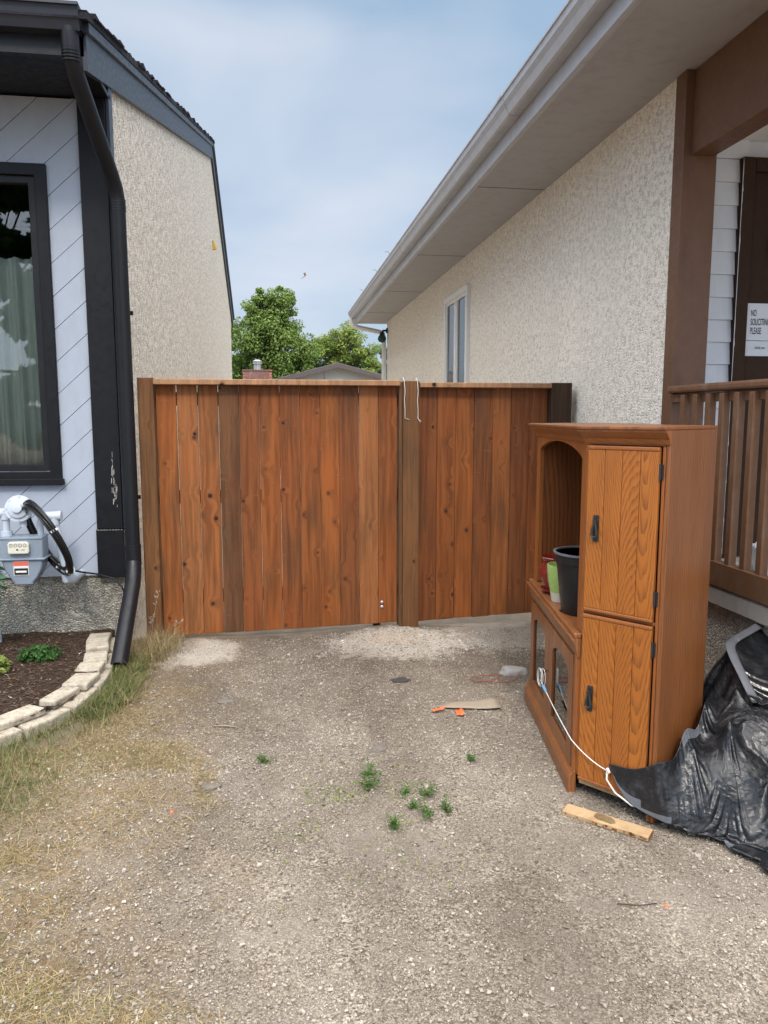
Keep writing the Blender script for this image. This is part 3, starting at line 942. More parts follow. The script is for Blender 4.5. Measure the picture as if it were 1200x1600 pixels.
def edging(i0, i1, d0, d1, z0, z1, label):
    idx = [i0, i1] if i1 - i0 < 14 else [i0, (i0 + i1) // 2, i1]
    d0 += random.uniform(-.006, .006)
    outer = [EC[i] + EN[i] * d0 for i in idx]; inner = [EC[i] + EN[i] * d1 for i in idx][::-1]
    pts = [(p[0], p[1], z0) for p in outer + inner]
    b = MB(); b.prism(pts, (0, 0, z1 - z0))
    c = np.mean(np.array(pts), 0)
    Mx = Matrix.Translation((c[0], c[1], z0)) @ Matrix.Rotation(R(random.uniform(-2, 2)), 4, 'X') @ Matrix.Rotation(R(random.uniform(-2, 2)), 4, 'Y') @ Matrix.Rotation(R(random.uniform(-3, 3)), 4, 'Z')
    o = b.build("edging_block", M['block'], None, Matrix.Translation((c[0], c[1], z0)), bevel=.010, bseg=2)
    o.matrix_basis = Mx
    return tag(o, label, "edging block", "concrete edging blocks round the planting bed")
i = 1
while i < 150:
    L = random.choice((14, 15, 16)); edging(i, min(i + L, len(EC) - 1), 0, .13, -.03, .062, "rough concrete edging block in the lower outer course of the bed"); i += L + 1
i = 3; n_ = 0
names = ["weathered grey coping block at the downspout end of the bed edge", "pale coping block next to the downspout end of the bed edge", "small squarish coping block in the bend of the bed edge", "tan wedge shaped coping block in the bend of the bed edge"]
while i < 150:
    L = (17, 9, 8, 11, 13, 13, 13, 13, 13, 13, 13)[n_ % 11]
    edging(i, min(i + L, len(EC) - 1), random.uniform(.03, .055), random.uniform(.155, .185), .064, random.uniform(.100, .108), names[n_] if n_ < 4 else "long yellowish coping block on the front curve of the bed edge"); i += L + (3, 2, 2, 1)[n_ % 4]; n_ += 1
xs, ys = np.arange(-4.0, -.98, .04), np.arange(3.4, 5.30, .04)
VX, VY = np.meshgrid(xs, ys)
VZ = .088 + .05 * sstep(VY, 4.6, 5.25) * 0 + (fbm(VX * 5, VY * 5, 3) - .5) * .05 + (fbm(VX * 24, VY * 24, 4, 2) - .5) * .02
inside = np.zeros(VX.shape, bool)
for r_ in range(VX.shape[0]):
    for c_ in range(VX.shape[1]):
        p = np.array([VX[r_, c_], VY[r_, c_]]); kx = np.argmin(((EC - p) ** 2).sum(1))
        inside[r_, c_] = np.dot(p - EC[kx], EN[kx]) > .03
nc = len(xs); F = []
for r_ in range(len(ys) - 1):
    for c_ in range(nc - 1):
        if inside[r_, c_] and inside[r_ + 1, c_] and inside[r_, c_ + 1] and inside[r_ + 1, c_ + 1]:
            a = r_ * nc + c_; F.append((a, a + 1, a + nc + 1, a + nc))
o = np_obj("planting_soil", np.stack([VX.ravel(), VY.ravel(), VZ.ravel()], 1), np.array(F), M['soil'], smooth=True)
tag(o, "dark brown mulch filling the planting bed", None, None, 'structure')

# ------------------------------------------------------------------ gas meter with its pipes, and the cable coil hung on it
GM = thing("gas_meter", "blue grey gas meter with pale pipes on the diagonal boards", "gas meter", (-1.58, 5.12, .09))
b = MB()
out = [(-.125, .0), (-.125, -.12), (-.11, -.19), (-.075, -.25), (-.055, -.275), (-.055, -.295), (.06, -.295), (.06, -.275), (.085, -.25), (.115, -.19), (.128, -.12), (.128, .0)]
b.prism([(-1.585 + x, 5.05, .79 + z) for x, z in out], (0, -.13, 0))
gm_body = b.build("body", M['grey_paint'], GM, bevel=.022, bseg=3, smooth=40)
b = MB(); b.box(-1.728, -1.445, 4.905, 5.06, .655, .668); b.box(-1.712, -1.458, 4.915, 5.055, .785, .80)
for k_ in range(7): b.lathe([(0, 0), (.006, 0), (.006, .006), (0, .006)], (-1.716 + k_ * .043, 4.911, .668), 6)
for k_ in range(5): b.lathe([(0, 0), (.006, 0), (.006, .006), (0, .006)], (-1.70 + k_ * .057, 4.925, .80), 6)
build_each(b, "flange", M['grey_paint'], GM, bevel=.004)
b = MB(); b.prism([(-1.655 + x, 4.918, .70 + z) for x, z in ((.006, 0), (.118, 0), (.124, .01), (.124, .062), (.112, .075), (.01, .075), (0, .062), (0, .01))], (0, -.028, 0))
dp = b.build("dial_plate", M['cream'], GM, bevel=.005, bseg=2)
b = MB()
for k_ in range(4):
    c = (-1.634 + k_ * .027, 4.8895, .754)
    b.ring_prism([(c[0] + .0105 * math.cos(a), c[1], c[2] + .0105 * math.sin(a)) for a in np.linspace(0, 6.283, 17)[:-1]],
                 [(c[0] + .0085 * math.cos(a), c[1], c[2] + .0085 * math.sin(a)) for a in np.linspace(0, 6.283, 17)[:-1]], (0, -.0008, 0))
    a = 1.1 + k_ * 1.7
    b.prism([(c[0] - .0012, c[1], c[2]), (c[0] + .0012, c[1], c[2]), (c[0] + .0075 * math.cos(a), c[1], c[2] + .0075 * math.sin(a))], (0, -.0008, 0))
b.box(-1.604, -1.592, 4.8885, 4.8897, .722, .731); b.box(-1.575, -1.555, 4.8885, 4.8897, .724, .727)
b.build("dial", M['ink'], dp)
b = MB(); b.box(-1.635, -1.545, 4.9155, 4.9195, .56, .648); wl = b.build("warning_label", M['white'], GM)
b = MB(); b.box(-1.634, -1.546, 4.9140, 4.9153, .620, .647); b.build("red_band", M['red_ink'], wl)
b = MB(); b.box(-1.631, -1.549, 4.9140, 4.9153, .5635, .604)
b.build("black_band", M['ink'], wl)
b = MB(); b.box(-1.622, -1.558, 4.9128, 4.9138, .578, .590); b.box(-1.628, -1.552, 4.9128, 4.9138, .608, .6125); build_each(b, "print", M['white'], wl)
b = MB()
b.tube([(-1.69, 5.0, .79), (-1.69, 5.0, .94)], .022, 14); b.tube([(-1.69, 5.0, .83), (-1.69, 5.0, .80)], .036, 14)
b.tube([(-1.69, 5.0, .905), (-1.69, 5.0, .965)], .030, 14)
b.tube([(-1.60, 5.0, .945), (-1.86, 5.0, .945)], .024, 14); b.tube([(-1.655, 5.0, .945), (-1.72, 5.0, .945)], .031, 14)
b.build("inlet_pipe", M['pipe_white'], GM, smooth=40)
b = MB()
Mr = Matrix.Translation((-1.60, 4.97, .975)) @ Matrix.Rotation(R(90), 4, 'X') @ Matrix.Rotation(R(-12), 4, 'X')
b.lathe([(.0, -.05), (.05, -.05), (.066, -.018), (.084, -.018), (.084, .004), (.066, .006), (.060, .020), (.034, .028), (.030, .042), (.012, .046), (0, .046)], seg=28, M=Mr)
for a in np.linspace(0, 6.283, 9)[:-1]: b.lathe([(0, -.022), (.007, -.022), (.007, .009), (0, .009)], (.075 * math.cos(a), .075 * math.sin(a), 0), 8, Mr)
b.tube([(-1.585, 4.99, .93), (-1.585, 4.99, .86)], .021, 12)
b.build("regulator", M['pipe_white'], GM, smooth=35)
b = MB()
b.tube([(-1.49, 5.02, .79), (-1.488, 5.0, .88), (-1.47, 4.99, .915), (-1.385, 4.99, .918)], .020, 14)
b.tube([(-1.45, 4.99, .918), (-1.352, 4.99, .922)], .031, 14)
b.tube([(-1.395, 4.99, .925), (-1.395, 4.99, .865)], .030, 14)
b.tube([(-1.395, 4.99, .90), (-1.345, 5.0, .56)], .023, 14)
b.tube([(-1.35, 5.0, .585), (-1.342, 5.0, .535)], .029, 14)
b.tube([(-1.343, 4.995, .55), (-1.338, 5.0, .515), (-1.325, 5.03, .50), (-1.31, 5.27, .50)], [.033, .036, .033, .024], 14)
b.build("outlet_pipe", M['pipe_white'], GM, smooth=40)
b = MB()
b.tube([(-1.86, 5.0, .945), (-1.88, 5.0, .90), (-1.88, 5.0, .6)], .023, 12)
b.tube([(-1.805, 5.02, .62), (-1.795, 5.05, -.02)], .021, 12); b.tube([(-1.80, 5.04, .475), (-1.80, 5.04, .43)], .031, 12); b.tube([(-1.83, 5.03, .47), (-1.765, 5.03, .47)], .024, 12)
b.build("riser_pipe", M['pipe_white'], GM, smooth=40)
b = MB()
U = Vector((.235, 0, -.425)) * .5; Vv = Vector((.088, -.15, .055)) ; c = Vector((-1.425, 4.935, .785))
for k_ in range(15):
    a0 = random.uniform(0, 6.28); s_ = random.uniform(.88, 1.06); off = Vector((random.gauss(0, .011), random.gauss(0, .016), random.gauss(0, .010)))
    P = [c + off + (U * math.cos(a) + Vv * math.sin(a)) * s_ * (1 + .02 * math.sin(3 * a + a0)) for a in np.linspace(0, 6.283, 49)[:-1]]
    b.tube(P, .0062, 8, closed=True)
cc = MB(); cc.v, cc.f = b.v, b.f
cc.tube([(-1.315, 4.98, .575), (-1.27, 5.05, .545), (-1.18, 5.13, .51), (-1.09, 5.15, .475), (-1.03, 5.13, .42), (-1.01, 5.13, .33), (-1.015, 5.16, .2)], .0058, 8)
CB = thing("cable_coil", "coil of black cable hung over the pale gas pipe", "cable", (-1.415, 4.965, .55))
cc.build("cable", M['rubber'], CB, smooth=180)
b = MB()
for a in (1.65, 5.6, .15):
    P = c + U * math.cos(a) + Vv * math.sin(a)
    t = (-U * math.sin(a) + Vv * math.cos(a)).normalized()
    b.tube([P - t * .007, P + t * .007], .028, 10)
build_each(b, "cable_tie", M['white'], CB, smooth=40)

# ------------------------------------------------------------------ right house
RH = thing("bungalow", "cream roughcast house with wide grey eave, brown corner post and porch", "house", (4.5, 8, 0))
b = MB(); b.box(2.16, 2.38, 4.024, 14.68, -.02, 3.345); b.box(2.38, 8.5, 14.45, 14.66, -.02, 3.345); b.box(8.3, 8.5, 4.2, 14.45, -.02, 3.345)
b.build("wall", M['stucco_r'], RH)
b = MB(); b.box(1.585, 2.30, 1.7, 15.02, 3.34, 3.36); b.box(2.3, 8.6, 14.6, 15.02, 3.34, 3.36)
so = b.build("soffit", M['soffit'], RH)
b = MB()
for y in (6.05, 8.6, 11.1, 13.4): b.box(1.60, 2.16, y, y + .004, 3.3375, 3.3405)
build_each(b, "joint", M['brown_dark'], so)
b = MB()
ys_ = [1.7, 2.2, 4.62, 6.02, 8.55, 11.6, 15.03]
for i in range(len(ys_) - 1): b.box(1.562, 1.585, ys_[i] + .0025, ys_[i + 1] - .0025, 3.328, 3.455)
b.box(1.585, 1.60, 1.7, 15.02, 3.328, 3.34)
b.build("fascia", M['gutter'], RH, bevel=.002)
b = MB(); b.box(1.565, 1.585, 1.7, 15.02, 3.456, 3.53); b.build("fascia_shadow_board", M['fascia_b'], RH)
b = MB()
gp = [(1.560, 3.425), (1.500, 3.425), (1.486, 3.432), (1.470, 3.475), (1.452, 3.50), (1.448, 3.535), (1.440, 3.537), (1.440, 3.549), (1.462, 3.549), (1.462, 3.505), (1.482, 3.478), (1.50, 3.44), (1.548, 3.437), (1.548, 3.54), (1.560, 3.54)]
for y0, y1 in ((1.65, 4.9), (4.904, 9.0), (9.004, 15.05)):
    b.prism([(x, y0, z) for x, z in gp], (0, y1 - y0, 0))
b.prism([(x, 15.05, z) for x, z in ((1.56, 3.425), (1.50, 3.425), (1.486, 3.432), (1.47, 3.475), (1.44, 3.537), (1.44, 3.549), (1.56, 3.549))], (0, .006, 0))
gt = b.build("gutter", M['gutter'], RH)
b = MB()
for y in (4.86, 8.95): 
    b.prism([(x - .003, y, z - .003) for x, z in ((1.560, 3.425), (1.500, 3.425), (1.486, 3.432), (1.470, 3.475), (1.452, 3.50), (1.448, 3.535), (1.4375, 3.537), (1.4375, 3.552), (1.45, 3.552), (1.46, 3.50), (1.50, 3.44), (1.56, 3.44))], (0, .09, 0))
build_each(b, "seam_sleeve", M['gutter'], gt)
b = MB()
for y in (9.7, 10.9, 12.6):
    b.tube([(1.47, y, 3.55), (1.435, y + .02, 3.60), (1.40, y + .03, 3.595)], .0028, 5)
build_each(b, "twig", M['bark'], gt)
b = MB()
b.prism([(1.50, 1.68, 3.552), (6.0, 1.68, 5.10), (6.0, 1.68, 5.16), (1.50, 1.68, 3.60)], (0, 13.42, 0))
b.prism([(6.0, 1.68, 5.10), (10.0, 1.68, 3.60), (10.0, 1.68, 3.65), (6.0, 1.68, 5.16)], (0, 13.42, 0))
b.prism([(2.0, 14.66, 3.36), (6.0, 14.66, 5.0), (10, 14.66, 3.36)], (0, .08, 0))
b.build("roof", M['shingle_g'], RH)
# corner post, porch beam and ceiling
b = MB(); b.box(2.150, 2.345, 3.918, 4.022, .70, 3.339); b.build("corner_post", M['brown'], RH, bevel=.004)
b = MB(); b.box(2.195, 2.33, 1.8, 3.916, 2.915, 3.339); b.build("porch_beam", M['brown'], RH, bevel=.004)
b = MB(); b.box(2.332, 5.2, 1.75, 4.12, 3.075, 3.10); b.build("porch_ceiling", M['white'], RH)
b = MB(); b.box(2.125, 5.2, 1.75, 4.10, .625, .715); b.build("porch_floor", M['concrete'], RH, bevel=.008)
b = MB(); b.box(2.165, 5.2, 1.8, 4.022, -.02, .624); b.build("porch_base", M['stucco_p'], RH)
# front wall with clapboards, door
b = MB()
z = .72; i = 0
while z < 2.95:
    z1 = min(z + .1245, 2.97)
    b.add([(2.346, 4.088, z), (2.592, 4.088, z), (2.592, 4.103, z1), (2.346, 4.103, z1), (2.346, 4.12, z), (2.592, 4.12, z), (2.592, 4.12, z1), (2.346, 4.12, z1)],
          [(0, 1, 2, 3), (4, 7, 6, 5), (0, 4, 5, 1), (3, 2, 6, 7), (0, 3, 7, 4), (1, 5, 6, 2)])
    z = z1 + .0005
b.build("clapboard", M['siding_r'], RH)
b = MB(); b.box(2.346, 2.64, 4.09, 4.12, 2.972, 3.074); b.build("frieze_board", M['siding_r'], RH, bevel=.003)
b = MB(); b.box(2.346, 5.2, 4.121, 4.25, .70, 3.34); b.build("front_wall", M['siding_r'], RH)
b = MB(); b.box(2.5925, 2.668, 4.062, 4.120, .716, 2.975); b.box(2.668, 3.66, 4.062, 4.12, 2.90, 2.975); b.box(3.585, 3.66, 4.062, 4.12, .716, 2.90)
b.build("door_frame", M['brown_dark'], RH, bevel=.004)
b = MB()                                               # ragged pale caulk between the clapboards and the door frame
P = [(2.5905, .74)]; z = .74
while z < 2.95:
    P.append((2.5932 + random.choice((0, 0, .001, .002, .004)) * random.random(), z)); z += random.uniform(.01, .06)
P.append((2.5905, z))
b.prism([(x, 4.0618, z) for x, z in P], (0, -.0012, 0))
b.build("caulk", M['siding_r'], RH)
b = MB(); b.box(2.669, 3.584, 4.092, 4.12, .72, 2.899)
dr = b.build("door", M['brown_dark'], RH)
b = MB()
for x0, x1, z0, z1 in ((2.79, 3.08, 1.05, 1.70), (3.17, 3.46, 1.05, 1.70), (2.79, 3.46, 2.56, 2.78)):
    fr(b, x0, x1, z0, z1, .02, 4.085, 4.0935)
build_each(b, "door_moulding", M['brown_dark'], dr, bevel=.003)
b = MB()
P = [(2.835 + .042 * math.cos(a), 4.075, 2.50 + .075 * math.sin(a)) for a in np.linspace(.6, 5.7, 22)]
b.tube(P, .007, 8); b.box(2.82, 2.86, 4.075, 4.0925, 2.55, 2.60)
b.build("knocker", M['bronze'], dr, smooth=40)
# side window
b = MB()
b.ring_prism([(2.118, 8.36, 1.62), (2.118, 9.52, 1.62), (2.118, 9.52, 3.00), (2.118, 8.36, 3.00)], [(2.118, 8.43, 1.69), (2.118, 9.45, 1.69), (2.118, 9.45, 2.93), (2.118, 8.43, 2.93)], (.06, 0, 0))
b.box(2.122, 2.17, 8.905, 8.975, 1.69, 2.93)
sw = b.build("window", M['white'], RH, bevel=.004)
b = MB()
for y0, y1 in ((8.431, 8.904), (8.976, 9.449)):
    b.ring_prism([(2.132, y0, 1.691), (2.132, y1, 1.691), (2.132, y1, 2.929), (2.132, y0, 2.929)], [(2.132, y0 + .035, 1.726), (2.132, y1 - .035, 1.726), (2.132, y1 - .035, 2.894), (2.132, y0 + .035, 2.894)], (.03, 0, 0))
build_each(b, "sash", M['white'], sw, bevel=.003)
b = MB(); b.box(2.150, 2.156, 8.46, 8.88, 1.72, 2.90); b.box(2.150, 2.156, 9.0, 9.42, 1.72, 2.90); build_each(b, "pane", M['far_pane'], sw)
# far downspout
b = MB()
P = [(1.50, 14.93, 3.44), (1.50, 14.93, 3.33), (1.53, 14.93, 3.285), (1.60, 14.92, 3.26), (2.02, 14.78, 3.16), (2.085, 14.76, 3.13), (2.105, 14.75, 3.05), (2.105, 14.75, .1)]
b.tube(P, .045, 12); b.build("downspout", M['white'], RH, smooth=50)
# lamp under the eave corner
WL = thing("eave_lamp", "dark green bulb lamp under the far eave corner", "lamp", (2.05, 14.62, 3.0))
b = MB(); b.tube([(2.135, 14.62, 3.17), (2.07, 14.62, 3.17), (2.05, 14.62, 3.12)], .02, 10); b.tube([(2.05, 14.62, 3.14), (2.05, 14.62, 3.10)], .04, 12); b.tube([(2.16, 14.62, 3.17), (2.13, 14.62, 3.17)], .05, 14); b.build("holder", M['black_matt'], WL, smooth=40)
b = MB(); b.lathe([(.03, .10), (.04, .08), (.075, .03), (.085, -.01), (.06, -.06), (0, -.08)], (2.05, 14.62, 3.02), 18); b.build("bulb", M['dark_green'], WL, smooth=60)
# sign on the door
SG = thing("door_sign", "white sign on the brown door asking for no soliciting", "sign", (2.68, 4.088, 1.89))
b = MB(); b.box(2.681, 2.945, 4.084, 4.0895, 1.893, 2.188); b.build("panel", M['sign'], SG)
def text(body, size, x, z, y, parent, sx=1.0, shear=0.0, name="lettering", bold=.0):
    cu = bpy.data.curves.new(name, 'FONT'); cu.body = body; cu.size = size; cu.shear = shear; cu.offset = bold
    t = bpy.data.objects.new("tmp", cu); COL.objects.link(t)
    dg = bpy.context.evaluated_depsgraph_get(); dg.update()
    me = bpy.data.meshes.new_from_object(t.evaluated_get(dg)); me.name = name
    bpy.data.objects.remove(t)
    for v in me.vertices:
        v.co = (v.co.x * sx, -v.co.z, v.co.y)
    me.materials.clear(); me.materials.append(M['ink'])
    o = bpy.data.objects.new(name, me)
    return link(o, Matrix.Translation((x, y, z)), parent)
text("NO", .052, 2.702, 2.117, 4.0828, SG, .43, bold=.0005)
text("SOLICITING", .052, 2.702, 2.067, 4.0828, SG, .43, bold=.0005)
text("PLEASE", .052, 2.702, 2.017, 4.0828, SG, .43, bold=.0005)
text("thank you", .026, 2.735, 1.932, 4.0828, SG, .62, .45)
b = MB(); b.box(2.683, 2.943, 4.0825, 4.0838, 1.978, 1.9805); b.build("divider_line", M['ink'], SG)
# porch railing
PR = thing("porch_railing", "worn brown wooden porch railing with square balusters", "railing", (2.17, 3.9, .715))
b = MB(); b.box(2.118, 2.228, 1.9, 3.915, 1.672, 1.712); b.build("handrail", M['rail'], PR, bevel=.012, bseg=2)
b = MB(); b.box(2.150, 2.200, 1.9, 3.915, 1.622, 1.668); b.build("top_rail", M['rail'], PR, bevel=.003)
b = MB(); b.box(2.118, 2.165, 1.9, 3.87, .722, .845); b.build("bottom_rail", M['rail'], PR, bevel=.004)
for k_ in range(16):
    y = 3.735 - k_ * .118
    b = MB(); b.box(2.120 + .046, 2.205, y, y + .040, .73, 1.66); b.v = [(x - .0455, yy, z) for x, yy, z in b.v]
    b.v = [(x + .0005, yy, z) for x, yy, z in b.v]
    o = b.build("baluster", M['rail'], PR, bevel=.003)
b = MB(); b.box(2.11, 2.20, 1.80, 1.895, .716, 1.80); b.build("newel", M['rail'], PR, bevel=.004)
PB = thing("porch_bin", "pale plastic bin standing on the porch floor behind the balusters", "bin", (2.62, 3.62, .716))
b = MB(); b.lathe([(.10, 0), (.12, .13), (.126, .13), (.126, .145), (.115, .145), (.095, .01)], (2.62, 3.62, .717), 24); b.build("tub", M['bin'], PB, smooth=35)
b = MB(); b.tube([(2.62 + .128 * math.cos(a), 3.62, .717 + .14 + .07 * math.sin(a)) for a in np.linspace(0, 3.14159, 14)], .003, 6); b.build("handle", M['metal'], PB)

# ------------------------------------------------------------------ fence and gate
def post(name, label, x0, x1, y0, y1, z1, mat, extra=None):
    t = thing(name, label, "fence post", ((x0 + x1) / 2, (y0 + y1) / 2, 0))
    b = MB(); b.box(x0, x1, y0, y1, -.15, z1); b.build("timber", mat, t, bevel=.005, bseg=2)
    if extra:
        b = MB(); b.box(*extra); b.build("facing_strip", M['post'], t, bevel=.003)
    return t
post("fence_post", "brown timber post between the gate and the black downspout", -.903, -.799, 5.245, 5.37, 1.803, M['post'])
post("fence_post", "timber post between the gate and the fence panel, mounded stone at its foot", .884, 1.000, 5.235, 5.37, 1.792, M['post'], (.858, .8835, 5.252, 5.35, -.15, 1.786))
post("fence_post", "dark stubby fence post against the cream house wall", 1.957, 2.112, 5.235, 5.38, 1.785, M['post_dark'])
def boards(x0, x1, n, z0a, z0b, z1, y, mat, name, parent, gaps, tones):
    b = MB(); w = (x1 - x0) / n; tv = []
    for i in range(n):
        gt_, gb_ = gaps[i]
        xa, xb = x0 + i * w, x0 + (i + 1) * w
        t0, t1 = (xa - x0) / (x1 - x0), (xb - x0) / (x1 - x0)
        za, zb = z0a + (z0b - z0a) * t0, z0a + (z0b - z0a) * t1
        d = random.uniform(-.004, .004); s_ = random.uniform(-.002, .002)
        za += random.uniform(-.003, .003)
        b.add([(xa, y + d, za), (xb - gb_, y + d + s_, zb), (xb - gb_, y + .018, zb), (xa, y + .018, za), (xa, y + d, z1), (xb - gt_, y + d + s_, z1), (xb - gt_, y + .018, z1), (xa, y + .018, z1)],
              [(0, 3, 2, 1), (4, 5, 6, 7), (0, 1, 5, 4), (1, 2, 6, 5), (2, 3, 7, 6), (3, 0, 4, 7)])
        tv += [tones[i]] * 8
    o = b.build(name, mat, parent, bevel=.0035, bseg=2)
    a = o.data.attributes.new("tone", 'FLOAT', 'POINT'); a.data.foreach_set('value', tv)
    return o
GT = thing("wooden_gate", "wide gate of reddish brown vertical boards under a pale top cap", "gate", (.03, 5.3, .05))
boards(-.793, .855, 12, .020, .058, 1.762, 5.297, M['fence'], "boarding", GT,
       [(.006, .003), (.004, .002), (.004, .003), (.001, .002), (.001, .0022), (.001, .002), (.001, .001), (.001, .001), (.001, .001), (.002, .0016), (.001, .001), (.003, .004)],
       [.78, .92, .84, .12, .45, .66, .50, .62, .74, .34, 1.0, .60])
b = MB(); b.box(-.797, .862, 5.222, 5.365, 1.757, 1.795); b.build("top_cap", M['cap'], GT, bevel=.004)
b = MB()
for z in (.25, .95, 1.62): b.box(-.79, .855, 5.322, 5.36, z, z + .09)
build_each(b, "rail", M['post'], GT)
b = MB()
for z in (.178, .212): b.lathe([(0, .0), (.010, .0), (.012, .003), (.008, .007), (0, .008)], seg=14, M=Matrix.Translation((.742, 5.2945, z)) @ Matrix.Rotation(R(90), 4, 'X'))
build_each(b, "bolt", M['metal'], GT, smooth=40)
b = MB(); b.tube([(.705, 5.325, .055), (.705, 5.35, .055)], .032, 18); b.box(.690, .720, 5.32, 5.355, .05, .11); b.build("wheel", M['rubber'], GT, smooth=40)
FP = thing("board_fence", "short fixed fence of brown boards beside the cream house", "fence", (1.48, 5.3, .06))
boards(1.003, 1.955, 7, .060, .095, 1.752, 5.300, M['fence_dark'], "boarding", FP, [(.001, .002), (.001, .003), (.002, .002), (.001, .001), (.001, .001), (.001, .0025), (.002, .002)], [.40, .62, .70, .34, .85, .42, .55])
b = MB(); b.box(1.002, 1.956, 5.226, 5.365, 1.747, 1.782); b.build("top_cap", M['cap'], FP, bevel=.004)
b = MB()
for z in (.25, .95, 1.62): b.box(1.0, 1.957, 5.322, 5.36, z, z + .09)
build_each(b, "rail", M['post_dark'], FP)
for x, foot, lab in ((.893, (.925, 5.226, 1.525), "bent white wire hooked over the post top, its foot turned sideways"), (.985, (1.003, 5.226, 1.505), "bent white wire hooked over the post top, ending in a small loop")):
    P = [(x - .012, 5.34, 1.78), (x - .014, 5.33, 1.803), (x - .012, 5.28, 1.815), (x - .012, 5.235, 1.812), (x - .004, 5.227, 1.79), (x + .002, 5.226, 1.72), (x - .003, 5.226, 1.66), (x + .002, 5.226, 1.60), (x + .001, 5.226, 1.535), foot]
    if x > .95: P += [(x + .022, 5.224, 1.515), (x + .012, 5.222, 1.522)]
    b = MB(); b.tube(P, .0023, 7); o = b.build("wire_hook", M['cord'], smooth=180); tag(o, lab, "wire hook")

# ------------------------------------------------------------------ oak cabinet
CA = thing("corner_cabinet", "tall golden oak corner cabinet with open niche and glass doors", "cabinet", (1.45, 3.1, 0))
FT = frame(1.2, 2.81, 0, -52.3)                         # tower front: x runs along the front from the niche corner, y into the cabinet
FC = frame(1.362, 3.825, 0, -99.07)                     # centre section: x runs along the front towards the tower
TW, TDp, CW, HT = .335, .43, 1.028, 1.512
def bx(*a): return MB().box(*a)
def cab(b, name, mat, fr_, parent=CA, **kw): return b.build(name, mat, parent, fr_, world=False, **kw)
# tower
cab(bx(TW - .018, TW, .0, TDp, 0.0, 1.499), "side_panel", M['oak_side'], FT, bevel=.003)
b = MB(); b.box(0, .014, 0, .02, .085, 1.44); b.box(TW - .030, TW - .0185, 0, .02, .0, 1.44); b.box(0, TW - .0185, .0005, .02, 1.4405, 1.468); b.box(.0145, TW - .0305, .001, .02, .771, .784)
cab(b, "face_frame", M['oak_mid'], FT, bevel=.002)
cab(bx(.012, TW - .02, .004, .022, .052, .080), "base_rail", M['raw'], FT, bevel=.002)
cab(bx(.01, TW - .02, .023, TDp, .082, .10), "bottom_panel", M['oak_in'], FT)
def door(z0, z1, hz):
    b = MB(); x0, x1 = .0165, TW - .034; n = 4; w = (x1 - x0) / n
    for i in range(n):
        b.box(x0 + i * w + .0008, x0 + (i + 1) * w - .0008, -.0165, -.002, z0 + .014, z1 - .016)
    d = cab(b, "door", M['oak'], FT, bevel=.0016)
    b = MB(); b.box(x0, x1, -.0095, -.001, z0 + .002, z1 - .002)
    cab(b, "door_core", M['oak_side'], FT, d)
    b = MB(); b.box(x0, x1, -.0185, -.0025, z1 - .0155, z1); b.box(x0, x1, -.0185, -.0025, z0, z0 + .0135)
    build_each(b, "edge_moulding", M['oak_mid'], d, FT, world=False, bevel=.004, bseg=2)
    h = MB()
    h.prism([(.051, -.017, hz - .052), (.071, -.017, hz - .052), (.073, -.017, hz - .047), (.073, -.017, hz + .047), (.071, -.017, hz + .052), (.051, -.017, hz + .052), (.049, -.017, hz + .047), (.049, -.017, hz - .047)], (0, -.0035, 0))
    h.box(.054, .068, -.034, -.020, hz + .018, hz + .032)
    P = [(.058, -.030, hz + .022), (.052, -.033, hz - .012), (.050, -.033, hz - .026), (.054, -.034, hz - .033), (.068, -.034, hz - .033), (.072, -.033, hz - .026), (.070, -.033, hz - .012), (.064, -.030, hz + .022)]
    h.tube(P, .0042, 8)
    h.lathe([(0, -.004), (.004, -.004), (.0045, 0), (0, .002)], seg=10, M=Matrix.Translation((.061, -.021, hz + .043)) @ Matrix.Rotation(R(-90), 4, 'X'))
    h.lathe([(0, -.004), (.004, -.004), (.0045, 0), (0, .002)], seg=10, M=Matrix.Translation((.061, -.021, hz - .043)) @ Matrix.Rotation(R(-90), 4, 'X'))
    cab(h, "handle", M['iron'], FT, d, smooth=35)
    for zz in (z0 + .09, z1 - .09):
        h = MB(); h.tube([(TW - .0318, -.012, zz - .03), (TW - .0318, -.012, zz + .03)], .0042, 8); h.box(TW - .0315, TW - .022, -.004, .0, zz - .027, zz + .027)
        cab(h, "hinge", M['iron'], FT, d, smooth=40)
door(.786, 1.438, 1.118); door(.078, .772, .432)
# centre section
def arch(x0, x1, zs, rise, n=17, pw=1.0):
    return [(x0 + (x1 - x0) * i / (n - 1), zs + rise * (1 - abs(2 * i / (n - 1) - 1) ** 2.0) ** .75) for i in range(n)]
b = MB()
ax0, ax1 = .083, .965
A_ = arch(ax0, ax1, 1.382, .055, 21)
for i in range(len(A_) - 1):
    (xa, za), (xb, zb) = A_[i], A_[i + 1]
    b.prism([(xa, 0, za), (xb, 0, zb), (xb, 0, 1.468), (xa, 0, 1.468)], (0, .02, 0))
b.box(.001, ax0, 0, .02, .69, 1.468); b.box(ax1, CW - .001, 0, .02, .69, 1.468)
cab(b, "niche_frame", M['oak_mid'], FC)
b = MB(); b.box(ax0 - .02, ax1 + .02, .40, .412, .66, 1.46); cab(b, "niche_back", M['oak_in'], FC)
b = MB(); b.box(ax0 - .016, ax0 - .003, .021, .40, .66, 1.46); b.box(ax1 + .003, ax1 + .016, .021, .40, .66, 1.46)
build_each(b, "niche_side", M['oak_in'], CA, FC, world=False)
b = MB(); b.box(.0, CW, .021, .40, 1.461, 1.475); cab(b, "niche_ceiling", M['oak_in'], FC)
b = MB(); b.box(-.006, CW + .006, -.028, .40, .664, .684); sh = cab(b, "shelf", M['oak_side'], FC, bevel=.004, bseg=2)
